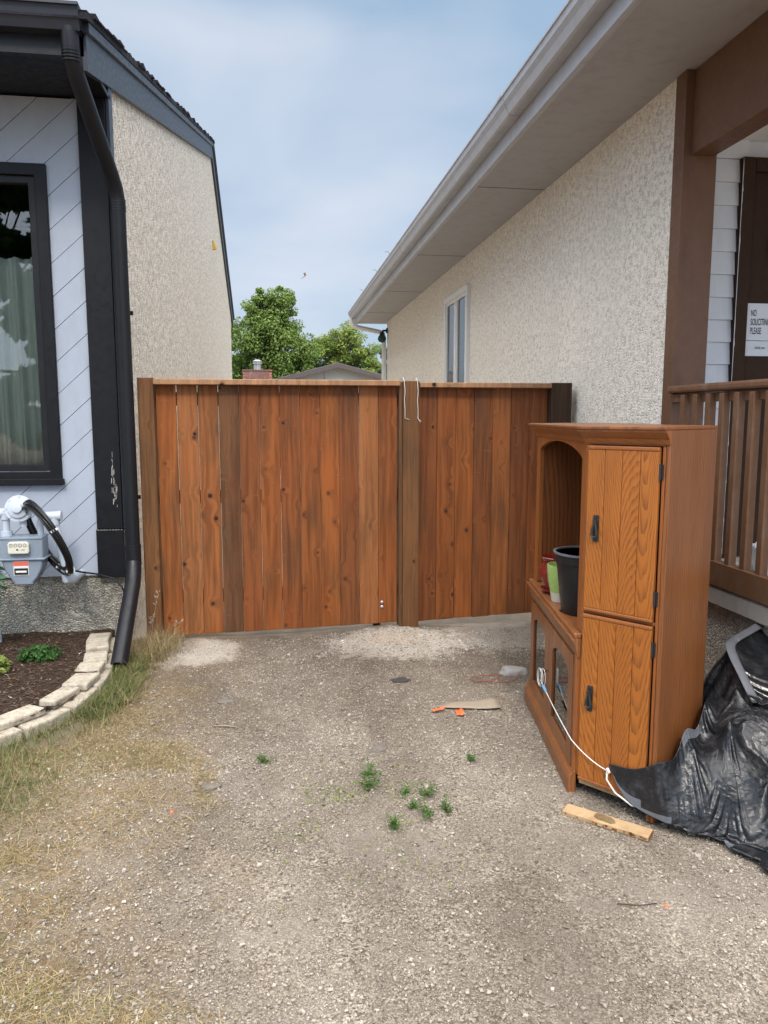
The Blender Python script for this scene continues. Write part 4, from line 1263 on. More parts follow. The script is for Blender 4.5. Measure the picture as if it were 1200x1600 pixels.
b = MB(); b.sweep([(-.018, 0.0), (CW + .006, 0.0)], [(.0, .585), (.010, .585), (.012, .600), (.030, .652), (.038, .656), (.038, .6635), (.0, .6635)]); cab(b, "shelf_moulding", M['oak_side'], FC)
def gdoor(x0, x1, flip):
    b = MB(); z0, z1 = .105, .575
    fx0, fx1 = x0 + .075, x1 - .085 if not flip else x1 - .075
    if flip: fx0 = x0 + .085
    A2 = arch(fx0, fx1, .475, .040, 13)
    for i in range(len(A2) - 1):
        (xa, za), (xb, zb) = A2[i], A2[i + 1]
        b.prism([(xa, -.016, za), (xb, -.016, zb), (xb, -.016, z1), (xa, -.016, z1)], (0, .014, 0))
    b.box(x0, fx0, -.016, -.002, z0, z1); b.box(fx1, x1, -.016, -.002, z0, z1); b.box(fx0, fx1, -.016, -.002, z0, .155)
    d = cab(b, "glass_door", M['oak_side'], FC)
    g = MB(); g.box(fx0 - .005, fx1 + .005, -.0075, -.0045, .15, .52); cab(g, "pane", M['smoke_glass'], FC, d)
    return d
gdoor(.030, .497, False); gd2 = gdoor(.502, .985, True)
h = MB(); h.lathe([(.004, 0), (.004, .008), (.010, .012), (.009, .018), (0, .02)], seg=14, M=Matrix.Translation((.475, -.016, .335)) @ Matrix.Rotation(R(90), 4, 'X')); cab(h, "knob", M['iron'], FC, gd2, smooth=40)
b = MB(); b.box(.0, .0285, 0, .02, .1, .585); b.box(.9865, CW - .001, -.012, .02, .1, .585); build_each(b, "lower_stile", M['oak_mid'], CA, FC, world=False, bevel=.002)
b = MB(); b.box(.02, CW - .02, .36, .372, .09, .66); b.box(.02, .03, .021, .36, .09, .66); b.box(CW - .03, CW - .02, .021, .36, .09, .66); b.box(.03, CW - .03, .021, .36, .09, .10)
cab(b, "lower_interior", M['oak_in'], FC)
b = MB(); b.sweep([(-.022, 0.0), (CW + .004, 0.0)], [(.0, .0), (.034, .0), (.034, .066), (.026, .084), (.016, .092), (.014, .101), (.0, .101)]); cab(b, "plinth", M['oak_side'], FC, bevel=.0015)
# hidden far tower, backs
FE = Matrix.Translation(FC @ Vector((-.229, .244, 0))) @ Matrix.Rotation(R(-99.07 + 46.8), 4, 'Z')
FE = FC @ Matrix.Translation((-.229, .244, 0)) @ Matrix.Rotation(R(-46.8), 4, 'Z')
b = MB(); b.box(0, TW, 0, .02, 0, 1.468); cab(b, "far_front", M['oak'], FE)
b = MB(); b.box(0, .018, .02, TDp, 0, 1.468); cab(b, "far_side", M['oak_side'], FE)
Ew = [FT @ Vector((TW, TDp, 0)), FE @ Vector((0, TDp, 0))]
Bk = [FT @ Vector((TW - .018, TDp, 0)), FT @ Vector((.05, .60, 0)), FE @ Vector((TW - .05, .60, 0)), FE @ Vector((.018, TDp, 0))]
b = MB()
for i in range(3):
    p, q = Bk[i], Bk[i + 1]; d = (q - p).normalized(); nn = Vector((d.y, -d.x, 0)) * .008
    b.prism([p, q, q + nn, p + nn], (0, 0, 1.468))
b.build("back_panel", M['oak_in'], CA)
# crown moulding and top
Aw, Bw, Cw, Dw = FT @ Vector((TW, 0, 0)), Vector((1.2, 2.81, 0)), Vector((1.362, 3.825, 0)), FE @ Vector((0, 0, 0))
b = MB()
b.sweep([(Dw.x, Dw.y), (Cw.x, Cw.y), (Bw.x, Bw.y), (Aw.x, Aw.y)], [(-.004, 1.448), (.006, 1.448), (.010, 1.458), (.012, 1.466), (.020, 1.472), (.036, 1.488), (.040, 1.492), (.040, 1.499), (-.004, 1.499)], side=1.0)
b.build("crown_moulding", M['oak_mid'], CA)
line = [Dw, Cw, Bw, Aw]
def outset(L, o):
    res = []
    for i, p in enumerate(L):
        d0 = (L[i] - L[i - 1]).normalized() if i else None
        d1 = (L[i + 1] - L[i]).normalized() if i < len(L) - 1 else None
        n0 = Vector((d0.y, -d0.x, 0)) if d0 else None; n1 = Vector((d1.y, -d1.x, 0)) if d1 else None
        q = n1 if n0 is None else n0 if n1 is None else None
        if q is None:
            q = (n0 + n1).normalized(); q = q / q.dot(n0)
        res.append(p + q * o)
    return res
top = outset(line, .047)
top = [Vector((p.x, p.y, 1.4995)) for p in top] + [Vector((p.x, p.y, 1.4995)) for p in (Bk[0] + (Aw - Bw).normalized() * .018, Bk[1], Bk[2], Bk[3])]
b = MB(); b.prism(top, (0, 0, .013)); b.build("top_panel", M['oak_side'], CA, bevel=.003, bseg=2)

# pots on the cabinet shelf
BP = thing("nursery_pot", "large black plastic nursery pot on the cabinet shelf", "plant pot", (1.347, 3.12, .685))
b = MB(); b.lathe([(0, 0), (.098, 0), (.102, .004), (.128, .225), (.136, .228), (.138, .26), (.141, .263), (.141, .272), (.134, .272), (.131, .235), (.124, .22), (.098, .012), (0, .012)], (1.347, 3.12, .685), 44); b.build("tub", M['black_plastic'], BP, smooth=40)
b = MB(); b.lathe([(.1425, .266), (.1425, .274), (.1335, .274), (.1335, .266)], (1.347, 3.12, .685), 44); b.build("rim", M['hem'], BP, smooth=40)
b = MB()
for a in (0.3, 1.6, 2.9, 4.2, 5.4): b.box(1.347 + .095 * math.cos(a) - .012, 1.347 + .095 * math.cos(a) + .012, 3.12 + .095 * math.sin(a) - .012, 3.12 + .095 * math.sin(a) + .012, .6845, .692)
build_each(b, "foot", M['black_plastic'], BP)
RP = thing("glazed_pot", "glossy red glazed pot with attached saucer on the cabinet shelf", "plant pot", (1.362, 3.50, .685))
b = MB(); b.lathe([(0, .012), (.055, .012), (.062, .03), (.082, .075), (.086, .10), (.082, .125), (.068, .152), (.066, .158), (.080, .172), (.082, .178), (.077, .181), (.060, .165), (.058, .15), (.07, .1), (.05, .02), (0, .018)], (1.362, 3.50, .685), 40); b.build("pot", M['red_glaze'], RP, smooth=60)
b = MB(); b.lathe([(0, 0), (.058, 0), (.078, .018), (.079, .024), (.073, .024), (.055, .010), (0, .010)], (1.362, 3.50, .685), 40); b.build("saucer", M['red_glaze'], RP, smooth=60)
GP = thing("glazed_pot", "lime green pot with bare pale foot behind the black tub", "plant pot", (1.318, 3.33, .685))
b = MB(); b.lathe([(.050, .045), (.062, .10), (.067, .165), (.066, .175), (.060, .175), (.059, .16), (.045, .05), (.0, .045)], (1.318, 3.33, .685), 36); b.build("pot", M['green_glaze'], GP, smooth=60)
b = MB(); b.lathe([(0, 0), (.042, 0), (.050, .0449), (0, .0449)], (1.318, 3.33, .685), 36); b.build("foot", M['bare_clay'], GP, smooth=40)
SP = thing("clay_pot", "small grey pot standing deep in the niche behind the black tub", "plant pot", (1.50, 3.17, .685))
b = MB(); b.lathe([(0, 0), (.05, 0), (.075, .25), (.083, .255), (.083, .30), (.076, .30), (.07, .25), (.045, .01), (0, .01)], (1.50, 3.17, .685), 32); b.build("pot", M['stone'], SP, smooth=40)

# ------------------------------------------------------------------ tarp: a control sheet relaxed as cloth over the things it lies on
def sheet(ctrl, nu, nv):
    C = np.array(ctrl, float)                           # rows, cols, 3
    def cr(P, n):                                       # Catmull-Rom along axis 0
        m = P.shape[0]; t = np.linspace(0, m - 1, n); i = np.minimum(t.astype(int), m - 2); f = (t - i)[:, None, None]
        g = lambda k_: P[np.clip(k_, 0, m - 1)]
        p0, p1, p2, p3 = g(i - 1), g(i), g(i + 1), g(i + 2)
        return .5 * (2 * p1 + (p2 - p0) * f + (2 * p0 - 5 * p1 + 4 * p2 - p3) * f ** 2 + (3 * p1 - p0 - 3 * p2 + p3) * f ** 3)
    A = cr(C, nu)
    return cr(A.transpose(1, 0, 2), nv).transpose(1, 0, 2)
def cloth(X, slack, steps, pins, floor, amp, seed, bend=.35):
    nu, nv, _ = X.shape
    rg = np.random.default_rng(seed)
    du = np.linalg.norm(X[1:] - X[:-1], axis=2) * slack
    dv = np.linalg.norm(X[:, 1:] - X[:, :-1], axis=2) * slack
    dd = np.linalg.norm(X[1:, 1:] - X[:-1, :-1], axis=2) * slack
    de = np.linalg.norm(X[1:, :-1] - X[:-1, 1:], axis=2) * slack
    b2u = np.linalg.norm(X[2:] - X[:-2], axis=2) * slack
    b2v = np.linalg.norm(X[:, 2:] - X[:, :-2], axis=2) * slack
    X0 = X.copy()
    U_, V_ = np.meshgrid(np.arange(nu), np.arange(nv), indexing='ij')
    nn = np.cross(np.gradient(X, axis=0), np.gradient(X, axis=1)); nn /= np.linalg.norm(nn, axis=2)[..., None] + 1e-9
    f = (fbm(U_ * .08, V_ * .075, seed, 2) - .5) * 1.3 + .9 * (fbm((U_ + V_) * .065, (U_ - V_) * .035, seed + 5, 2) - .5) + .8 * (fbm((U_ * .4 - V_) * .07, (U_ + V_ * .4) * .03, seed + 9, 2) - .5)
    f = f * np.minimum(1, np.minimum(U_, nu - 1 - U_) / 9.0) * np.minimum(1, np.minimum(V_, nv - 1 - V_) / 9.0)
    X = X + nn * (f * amp)[..., None]
    Vl = np.zeros_like(X)
    w = np.where(pins, 0.0, 1.0)
    def proj(ia, ib, L, k_):
        a, b_ = X[ia], X[ib]
        d = b_ - a; l = np.linalg.norm(d, axis=2) + 1e-9
        wa, wb = w[ia], w[ib]; s_ = wa + wb + 1e-9
        c = (d / l[..., None]) * ((l - L) / s_ * k_)[..., None]
        np.add.at if False else None
        X[ia] = a + c * wa[..., None]; X[ib] = X[ib] - c * wb[..., None]
    sl = slice
    def dim(L, axis, gap, k_):
        n = X.shape[axis]
        for ph in range(2 * gap):
            idx = np.arange(0, n - gap); idx = idx[(idx % (2 * gap)) == ph]
            if not len(idx): continue
            if axis == 0: proj((idx[:, None], np.arange(nv)[None, :]), (idx[:, None] + gap, np.arange(nv)[None, :]), L[idx], k_)
            else: proj((np.arange(nu)[:, None], idx[None, :]), (np.arange(nu)[:, None], idx[None, :] + gap), L[:, idx], k_)
    for st in range(steps):
        Vl *= .93; Vl[..., 2] -= .0011
        P0 = X.copy(); X += Vl * w[..., None]
        for it in range(4):
            dim(du, 0, 1, .9); dim(dv, 1, 1, .9); dim(b2u, 0, 2, bend * .3); dim(b2v, 1, 2, bend * .3)
            for ph in (0, 1):
                i_ = np.arange(ph, nu - 1, 2)
                for qh in (0, 1):
                    j_ = np.arange(qh, nv - 1, 2)
                    I, J = i_[:, None], j_[None, :]
                    proj((I, J), (I + 1, J + 1), dd[i_][:, j_], .5); proj((I + 1, J), (I, J + 1), de[i_][:, j_], .5)
            h = floor(X[..., 0], X[..., 1])
            X[..., 2] = np.where(pins, X[..., 2], np.maximum(X[..., 2], h))
        # keep near the laid-out shape
        X += (X0 - X) * (.010 * w)[..., None]
        Vl = np.clip(X - P0, -.02, .02)
    return X
def grid_faces(nu, nv):
    i, j = np.meshgrid(np.arange(nu - 1), np.arange(nv - 1), indexing='ij')
    a = (i * nv + j).ravel()
    return np.stack([a, a + 1, a + nv + 1, a + nv], 1)
ctrl = [
    [(1.275, 2.668, .195), (1.345, 2.590, .205), (1.405, 2.528, .255), (1.48, 2.55, .262), (1.55, 2.600, .345), (1.63, 2.655, .325), (1.70, 2.715, .41), (1.78, 2.79, .40), (1.87, 2.86, .46), (2.14, 2.98, .54)],
    [(1.280, 2.662, .180), (1.350, 2.575, .185), (1.425, 2.500, .235), (1.49, 2.51, .25), (1.56, 2.540, .325), (1.64, 2.575, .33), (1.72, 2.62, .41), (1.82, 2.65, .43), (1.91, 2.68, .48), (2.16, 2.72, .52)],
    [(1.285, 2.655, .165), (1.355, 2.565, .165), (1.432, 2.480, .180), (1.50, 2.465, .20), (1.57, 2.460, .255), (1.64, 2.475, .265), (1.70, 2.49, .33), (1.79, 2.48, .32), (1.88, 2.48, .37), (2.12, 2.44, .42)],
    [(1.290, 2.650, .150), (1.358, 2.560, .140), (1.438, 2.478, .140), (1.50, 2.44, .125), (1.56, 2.420, .14), (1.62, 2.39, .12), (1.67, 2.37, .17), (1.735, 2.33, .15), (1.80, 2.29, .18), (2.00, 2.16, .22)],
    [(1.296, 2.643, .130), (1.365, 2.560, .118), (1.446, 2.485, .098), (1.50, 2.460, .075), (1.545, 2.435, .045), (1.59, 2.40, .018), (1.595, 2.33, .012), (1.64, 2.25, .012), (1.64, 2.17, .012), (1.77, 1.93, .012)],
]
NU, NV = 84, 140
X = sheet(ctrl, NU, NV)
pins = np.zeros((NU, NV), bool); pins[:, 0] = True; pins[0] = True; pins[-1] = True; pins[:, -1] = True
for a, c_ in ((19, 60), (30, 92), (16, 112)): pins[a, c_] = True
def heap(x, y):
    h = .012 + 0 * x
    for cx, cy, rx, ry, hh in ((1.95, 2.72, .33, .30, .44), (1.75, 2.60, .22, .2, .30), (2.1, 2.4, .35, .35, .33)):
        q = 1 - ((x - cx) / rx) ** 2 - ((y - cy) / ry) ** 2
        h = np.maximum(h, hh * np.sqrt(np.clip(q, 0, 1)) ** .7)
    return h
X = cloth(X, 1.11, 110, pins, heap, .16, 6, .12)
TA = thing("tarp", "crumpled black tarp heaped beside the cabinet, its corner tied with cord", "tarp", (1.8, 2.5, 0))
o = np_obj("crumpled_sheet", X.reshape(-1, 3), grid_faces(NU, NV), M['tarp'], TA, WM[TA.name].translation, True)
md = o.modifiers.new("smooth", 'SUBSURF'); md.levels = md.render_levels = 1
md = o.modifiers.new("thick", 'SOLIDIFY'); md.thickness = .003
def strip(rows, name, mat, th_=.004, lift=.004):
    P = np.array(rows); nu, nv, _ = P.shape
    nn = np.cross(np.gradient(P, axis=0), np.gradient(P, axis=1)); nn /= np.linalg.norm(nn, axis=2)[..., None] + 1e-9
    if nn[..., 2].mean() < 0: nn = -nn
    o = np_obj(name, (P + nn * lift).reshape(-1, 3), grid_faces(nu, nv), mat, TA, WM[TA.name].translation, True)
    m_ = o.modifiers.new("thick", 'SOLIDIFY'); m_.thickness = th_; m_.offset = 0
    return o
o.data.materials.append(M['hem'])                      # the grey woven hem and the turned-back edge of the same sheet
mi = np.zeros((NU - 1, NV - 1), np.int32)
mi[-50:, :18] = 1; mi[-34:, 18:32] = 1; mi[-20:, 32:48] = 1; mi[-6:, 48:92] = 1; mi[:7, 56:80] = 1
o.data.polygons.foreach_set('material_index', mi.ravel())
# folded second layer over the bundle behind, its grey hem along the edge
HEM = [(2.20, 3.10, .612), (2.05, 2.985, .612), (1.865, 2.845, .605), (1.828, 2.775, .575), (1.822, 2.70, .52), (1.832, 2.62, .435)]
hp = resample(HEM, .02)
ctrl2 = []
for p in HEM:
    f = max(0, 1 - (p[0] - 1.82) / .38)
    ctrl2.append([p, (p[0] + .06 * f + .01, p[1] - .05, p[2] + .004), (p[0] + .2 * f + .005, p[1] - .13, p[2] - .014), (2.205, p[1] - .24, p[2] - .045)])
X2 = sheet(ctrl2, 60, 46)
p2 = np.zeros((60, 46), bool); p2[:, 0] = True; p2[0] = True; p2[:, -1] = True; p2[-1, ::6] = True
X2 = cloth(X2, 1.035, 60, p2, lambda x, y: .012 + 0 * x, .03, 9, .8)
def tarp_part(X_, label=None, name="folded_layer", mat='tarp_gloss'):
    o = np_obj(name, X_.reshape(-1, 3), grid_faces(X_.shape[0], X_.shape[1]), M[mat], TA, WM[TA.name].translation, True)
    md = o.modifiers.new("smooth", 'SUBSURF'); md.levels = md.render_levels = 1
    md = o.modifiers.new("thick", 'SOLIDIFY'); md.thickness = .003
    if label: o['label'] = label
    return o
tarp_part(X2, "smoother shiny top layer of the tarp")
ctrl3 = []
for i_, p in enumerate(HEM):
    ctrl3.append([(p[0] + .012, p[1] + .004, p[2] - .012), (p[0] - .055, p[1] + .06, p[2] - .055), (p[0] - .10, p[1] + .12, p[2] * .55), (p[0] - .11, p[1] + .17, .012)])
X3 = sheet(ctrl3, 50, 40)
p3 = np.zeros((50, 40), bool); p3[:, 0] = True; p3[:, -1] = True
tarp_part(cloth(X3, 1.03, 40, p3, lambda x, y: .012 + 0 * x, .03, 14, .8), None, "fallen_side", 'tarp')
hr = []
for k_ in range(5):
    u = k_ / 4 * .042 - .004
    hr.append([(p[0] + u * (.9 if p[0] < 1.9 else .1), p[1] - u * (.3 if p[0] < 1.9 else .95), p[2] + .007 - .010 * (k_ / 4) ** 2) for p in hp])
strip(hr, "hem", M['hem'], .002, .0)

# ------------------------------------------------------------------ cord from the glass door to the tarp corner
ST = thing("cord", "white cord tied from the glass cabinet door to the tarp corner", "cord", (1.3, 3.1, .1))
def sag(a, c, s_, n=22):
    a, c = Vector(a), Vector(c)
    return [a.lerp(c, i / n) + Vector((0, 0, -s_ * 4 * (i / n) * (1 - i / n))) for i in range(n + 1)]
k0 = FC @ Vector((.478, -.042, .335)); tip = Vector((1.268, 2.668, .165))
b = MB()
cor = Vector((1.172, 2.80, .240))
main = sag(k0 + Vector((-.004, 0, -.045)), cor, .008, 14)[:-1] + sag(cor, tip, .012, 10); b.tube(main, .0024, 7)
lo = []
for a_, s_ in ((.0, .012), (1.2, .016), (2.6, .013)):
    P = [k0 + Vector((-.008 * math.cos(a_), .030 * math.sin(t) + .006 * math.cos(a_), .012 - .05 * (1 - math.cos(t)) * (.7 + s_ * 12))) for t in np.linspace(0, 6.1, 18)]
    b.tube(P, .002, 6)
b.tube([tip, tip + Vector((-.006, -.012, -.03)), tip + Vector((.02, -.035, -.075)), tip + Vector((.07, -.075, -.11)), tip + Vector((.085, -.082, -.112))], .0036, 7)
b.tube([tip + Vector((0, 0, .01)), tip + Vector((.004, -.012, 0)), tip + Vector((.0, 0, -.012))], .006, 7)
b.build("strand", M['cord'], ST, smooth=180)
b = MB(); p = main[1]; q = main[3]; b.tube([p + (q - p) * t for t in (0, .25, .5, .75, 1)], [.004, .007, .008, .006, .004], 8); b.build("tape", M['blue_tape'], ST, smooth=180)

# ------------------------------------------------------------------ loose things on the ground
def gz_(x, y): return float(ground_z(np.array([x]), np.array([y]))[0])
# toe board fallen off the cabinet
c0, c1 = Vector((1.107, 2.690)), Vector((1.352, 2.462)); dv_ = (c1 - c0); Lb = dv_.length
Mb = Matrix.Translation((c0.x, c0.y, gz_(1.2, 2.58) + .012)) @ Matrix.Rotation(math.atan2(dv_.y, dv_.x), 4, 'Z') @ Matrix.Rotation(R(2), 4, 'X')
TB = bpy.data.objects.new("toe_board", None); link(TB, Mb); tag(TB, "pale tan board with a worn patch lying before the cabinet", "board")
b = MB(); b.box(0, Lb, -.030, .034, -.010, .010); b.build("plank", M['raw'], TB, Mb, world=False, bevel=.004, bseg=2)
b = MB(); P = [(.118, .012), (.122, .026), (.150, .028), (.178, .024), (.196, .012), (.205, -.006), (.190, -.020), (.165, -.018), (.135, -.014), (.120, -.004)]
b.prism([(x, y, .0102) for x, y in P], (0, 0, .0008))
m_worn = paint("worn_glue_patch", (.19, .125, .055), .85, .5, .4, scale=60, dirt=(.06, .04, .02), dirt_amt=.8)
b.build("worn_patch", m_worn, TB, Mb, world=False)
b = MB()
for i in range(34):
    t = random.random(); x = t * Lb; y = random.choice((-.0302, .0338)); w = random.uniform(.004, .014)
    b.box(x, min(Lb - .001, x + w), y - (.0006 if y < 0 else 0), y + (0 if y < 0 else .0006), random.uniform(-.006, 0), random.uniform(.001, .009))
b.box(Lb - .0005, Lb + .001, -.028, .032, -.008, .008)
b.build("stained_edge", M['oak_side'], TB, Mb, world=False)

# cardboard strip with flagging tape beside it
def patch(name, P, mat, label, cat, h=.006, curl=.02, thick=.003, n=9):
    P = [Vector(p) for p in P]                          # four corners in order
    V = []; 
    for i in range(n):
        for j in range(4):
            a = P[0].lerp(P[1], i / (n - 1)); c = P[3].lerp(P[2], i / (n - 1)); q = a.lerp(c, j / 3)
            z = gz_(q.x, q.y) + h + curl * (math.sin(i * .9 + j * .5) * .5 + .5) * (i / (n - 1)) ** 1.2
            V.append((q.x, q.y, z))
    F = [(i * 4 + j, i * 4 + j + 1, i * 4 + j + 5, i * 4 + j + 4) for i in range(n - 1) for j in range(3)]
    b = MB(); b.add(V, F); o = b.build(name, mat, smooth=180, fixn=False)
    m_ = o.modifiers.new("thick", 'SOLIDIFY'); m_.thickness = thick; m_.offset = 1
    return tag(o, label, cat)
patch("cardboard_strip", [(.835, 3.775), (1.165, 3.73), (1.18, 3.88), (.90, 3.84)], M['card'], "torn brown cardboard strip lying on the gravel", "cardboard", .012, .012)
patch("flagging_tape", [(.905, 3.66), (.945, 3.66), (.950, 3.74), (.915, 3.745)], M['orange'], "upright orange tape scrap at the cardboard edge", "tape", .012, .012, .001)
patch("flagging_tape", [(.79, 3.705), (.86, 3.735), (.855, 3.755), (.79, 3.735)], M['orange'], "orange tape scrap lying apart left of the cardboard", "tape", .014, .01, .001)
def lump(name, x, y, r, h, mat, label, cat, group=None, seed=0, el=1.4, rot=0):
    rg = np.random.default_rng(seed + 100)
    bm = bmesh.new(); bmesh.ops.create_icosphere(bm, subdivisions=3, radius=1.0)
    for v in bm.verts:
        d = mnoise.noise(v.co * 1.3 + Vector((seed * 3.1, 0, 0))) * .35 + mnoise.noise(v.co * 3.5 + Vector((0, seed * 1.7, 0))) * .12
        q = v.co * (1 + d)
        v.co = (q.x * r * el, q.y * r, max(q.z, -.25) * h)
    me = bpy.data.meshes.new(name); bm.to_mesh(me); bm.free()
    for p in me.polygons: p.use_smooth = True
    me.materials.append(mat)
    o = bpy.data.objects.new(name, me)
    link(o, Matrix.Translation((x, y, gz_(x, y) + h * .12)) @ Matrix.Rotation(rot, 4, 'Z'))
    return tag(o, label, cat, group)
lump("stone", 1.41, 4.28, .065, .034, M['stone'], "pale grey stone beside the foot of the cabinet", "stone", None, 3)
lump("shingle_scrap", .70, 4.24, .042, .008, M['asphalt'], "dark round scrap lying on bare earth before the gate", "scrap", None, 5)
lump("flat_stone", .455, 3.34, .03, .014, M['flat_stone'], "small flat grey stone on the gravel behind the weeds", "stone", None, 6)
lump("flat_stone", -.298, 4.05, .034, .010, M['flat_stone'], "flat grey stone on the dirt near the planting bed grass", "stone", None, 8)
lump("flat_stone", -.295, 3.08, .028, .010, M['flat_stone'], "lone flat grey stone in the middle left of the gravel", "stone", None, 9)
lump("orange_pebble", -.43, 2.885, .007, .007, M['orange'], "small orange pebble at the edge of the dry grass", "pebble", None, 13, 1.1)
lump("orange_pebble", 1.215, 2.095, .006, .006, M['orange'], "small orange pebble in front of the tarp", "pebble", None, 14, 1.1)
def stick(P, r, mat, name, label, cat):
    b = MB(); b.tube([(x, y, gz_(x, y) + r + dz) for x, y, dz in P], [r * (1 - .4 * i / len(P)) for i in range(len(P))], 6)
    return tag(b.build(name, mat, smooth=180), label, cat)
stick([(-.335, 3.71, .003), (-.27, 3.70, .006), (-.225, 3.69, .002)], .004, M['card'], "stick", "thin pale stick on the gravel left of centre", "stick")
stick([(1.06, 2.12, .004), (1.13, 2.10, .009), (1.19, 2.11, .002)], .0022, M['bark'], "twig", "dark twig on the gravel near the tarp", "twig")
b = MB()
P = resample([(1.10, 4.18), (1.20, 4.25), (1.32, 4.235), (1.24, 4.16), (1.12, 4.175), (1.25, 4.12), (1.36, 4.13), (1.42, 4.22)], .02)
b.tube([(x, y, gz_(x, y) + .010 + .004 * math.sin(i * .5)) for i, (x, y) in enumerate(P)], .0018, 6)
tag(b.build("wire", M['red_wire'], smooth=180), "thin tangled red wire on the ground behind the cardboard", "wire")

# ------------------------------------------------------------------ gravel: real chips scattered on the drive (too many to count)
def scatter_density(x, y):
    d = fbm(x * 1.8 + 3, y * .9, 21)
    lft = sstep(x + (fbm(x * 2, y * 2, 31) - .5) * 1.0, -.95, -.25)
    far = 1 - .62 * sstep(y + (d - .5) * 1.6, 2.9, 4.2)
    return np.clip((.34 + 1.4 * sstep(d, .36, .60)) * far, .2, 1) * (.42 + .58 * lft)
def in_free(x, y):
    """outside bed, posts, cabinet"""
    ok = np.ones(x.shape, bool)
    ok &= ~((x < -.97) & (y > 3.55)); ok &= ~((x < -1.25) & (y > 3.42)); ok &= ~((x < -1.1) & (y > 3.66))
    ok &= ~((x > 2.18)); ok &= ~((y > 5.23) & (y < 5.38))
    return ok
def chips(n, x0, x1, y0, y1, smin, smax, dens, seed, shape='cube', bury=.25, power=2.2):
    rg = np.random.default_rng(seed)
    x = rg.uniform(x0, x1, n); y = y0 + (y1 - y0) * rg.random(n) ** 1.35
    k_ = (rg.random(n) < dens(x, y)) & in_free(x, y)
    x, y = x[k_], y[k_]; n = len(x)
    s = smin + (smax - smin) * rg.random(n) ** power
    base = np.array([[i, j, k_] for k_ in (-1, 1) for j in (-1, 1) for i in (-1, 1)], float) if shape == 'cube' else np.array([[1, 0, 0], [-1, 0, 0], [0, 1, 0], [0, -1, 0], [0, 0, 1], [0, 0, -1]], float)
    quads = np.array([(0, 2, 3), (0, 3, 1), (4, 5, 7), (4, 7, 6), (0, 1, 5), (0, 5, 4), (2, 6, 7), (2, 7, 3), (0, 4, 6), (0, 6, 2), (1, 3, 7), (1, 7, 5)]) if shape == 'cube' else np.array([(0, 2, 4), (2, 1, 4), (1, 3, 4), (3, 0, 4), (2, 0, 5), (1, 2, 5), (3, 1, 5), (0, 3, 5)])
    nb = len(base)
    V = base[None] * rg.uniform(.45, 1.15, (n, nb, 1)) * (1 + rg.uniform(-.3, .3, (n, nb, 3)))
    V *= np.stack([rg.uniform(.8, 1.35, n), rg.uniform(.6, 1.0, n), rg.uniform(.35, .75, n)], 1)[:, None, :] * (.62 if shape == 'cube' else .9)
    a = rg.uniform(0, 6.283, n); ca, sa = np.cos(a)[:, None], np.sin(a)[:, None]
    t = rg.uniform(-.45, .45, n); ct, st_ = np.cos(t)[:, None], np.sin(t)[:, None]
    yy, zz = V[..., 1] * ct - V[..., 2] * st_, V[..., 1] * st_ + V[..., 2] * ct
    xx = V[..., 0]
    V = np.stack([xx * ca - yy * sa, xx * sa + yy * ca, zz], 2) * (s / 2)[:, None, None]
    V += np.stack([x, y, ground_z(x, y) + s * bury * .5], 1)[:, None, :]
    F = (quads[None] + (np.arange(n) * nb)[:, None, None]).reshape(-1, 3)
    return V.reshape(-1, 3), F
def merge(L):
    Vs, Fs, o_ = [], [], 0
    for V, F in L:
        Vs.append(V); Fs.append(F + o_); o_ += len(V)
    return np.concatenate(Vs), np.concatenate(Fs)
one = lambda x, y: np.full(x.shape, 1.0)
V, F = merge([chips(190000, -1.7, 1.95, 1.25, 4.6, .0035, .010, scatter_density, 1, 'octa'),
              chips(34000, -1.7, 1.95, 1.25, 5.2, .007, .019, scatter_density, 2, 'cube', .5),
              chips(650, -1.7, 1.95, 1.3, 5.2, .015, .034, lambda x, y: .35 + .65 * scatter_density(x, y), 3, 'cube', .2, 2.5),
              chips(34000, -.95, 2.15, 3.2, 5.22, .006, .017, lambda x, y: .15 + .75 * fbm(x * 4, y * 4, 8), 4, 'octa')])
tag(np_obj("gravel", V, F, M['pebble']), "loose limestone gravel over the drive", None, None, 'stuff')
def mound(cx, cy, rx, ry): return lambda x, y: np.clip(1.25 - np.hypot((x - cx) / rx, (y - cy) / ry) + (fbm(x * 7, y * 7, 2) - .5) * 1.1, 0, 1)
V, F = merge([chips(16000, .2, 1.5, 4.5, 5.24, .005, .016, mound(.82, 4.95, .55, .30), 5, 'octa', .3), chips(700, .2, 1.5, 4.5, 5.24, .012, .030, mound(.82, 4.93, .55, .32), 6, 'cube'),
              chips(5000, -.95, -.1, 4.55, 5.24, .005, .014, mound(-.56, 4.97, .34, .32), 7, 'octa'), chips(5000, 1.0, 2.1, 4.4, 5.24, .005, .014, mound(1.6, 4.95, .5, .35), 8, 'octa')])
tag(np_obj("crushed_stone", V, F, M['peb_pale']), "pale crushed stone mounded at the gate posts", None, None, 'stuff')
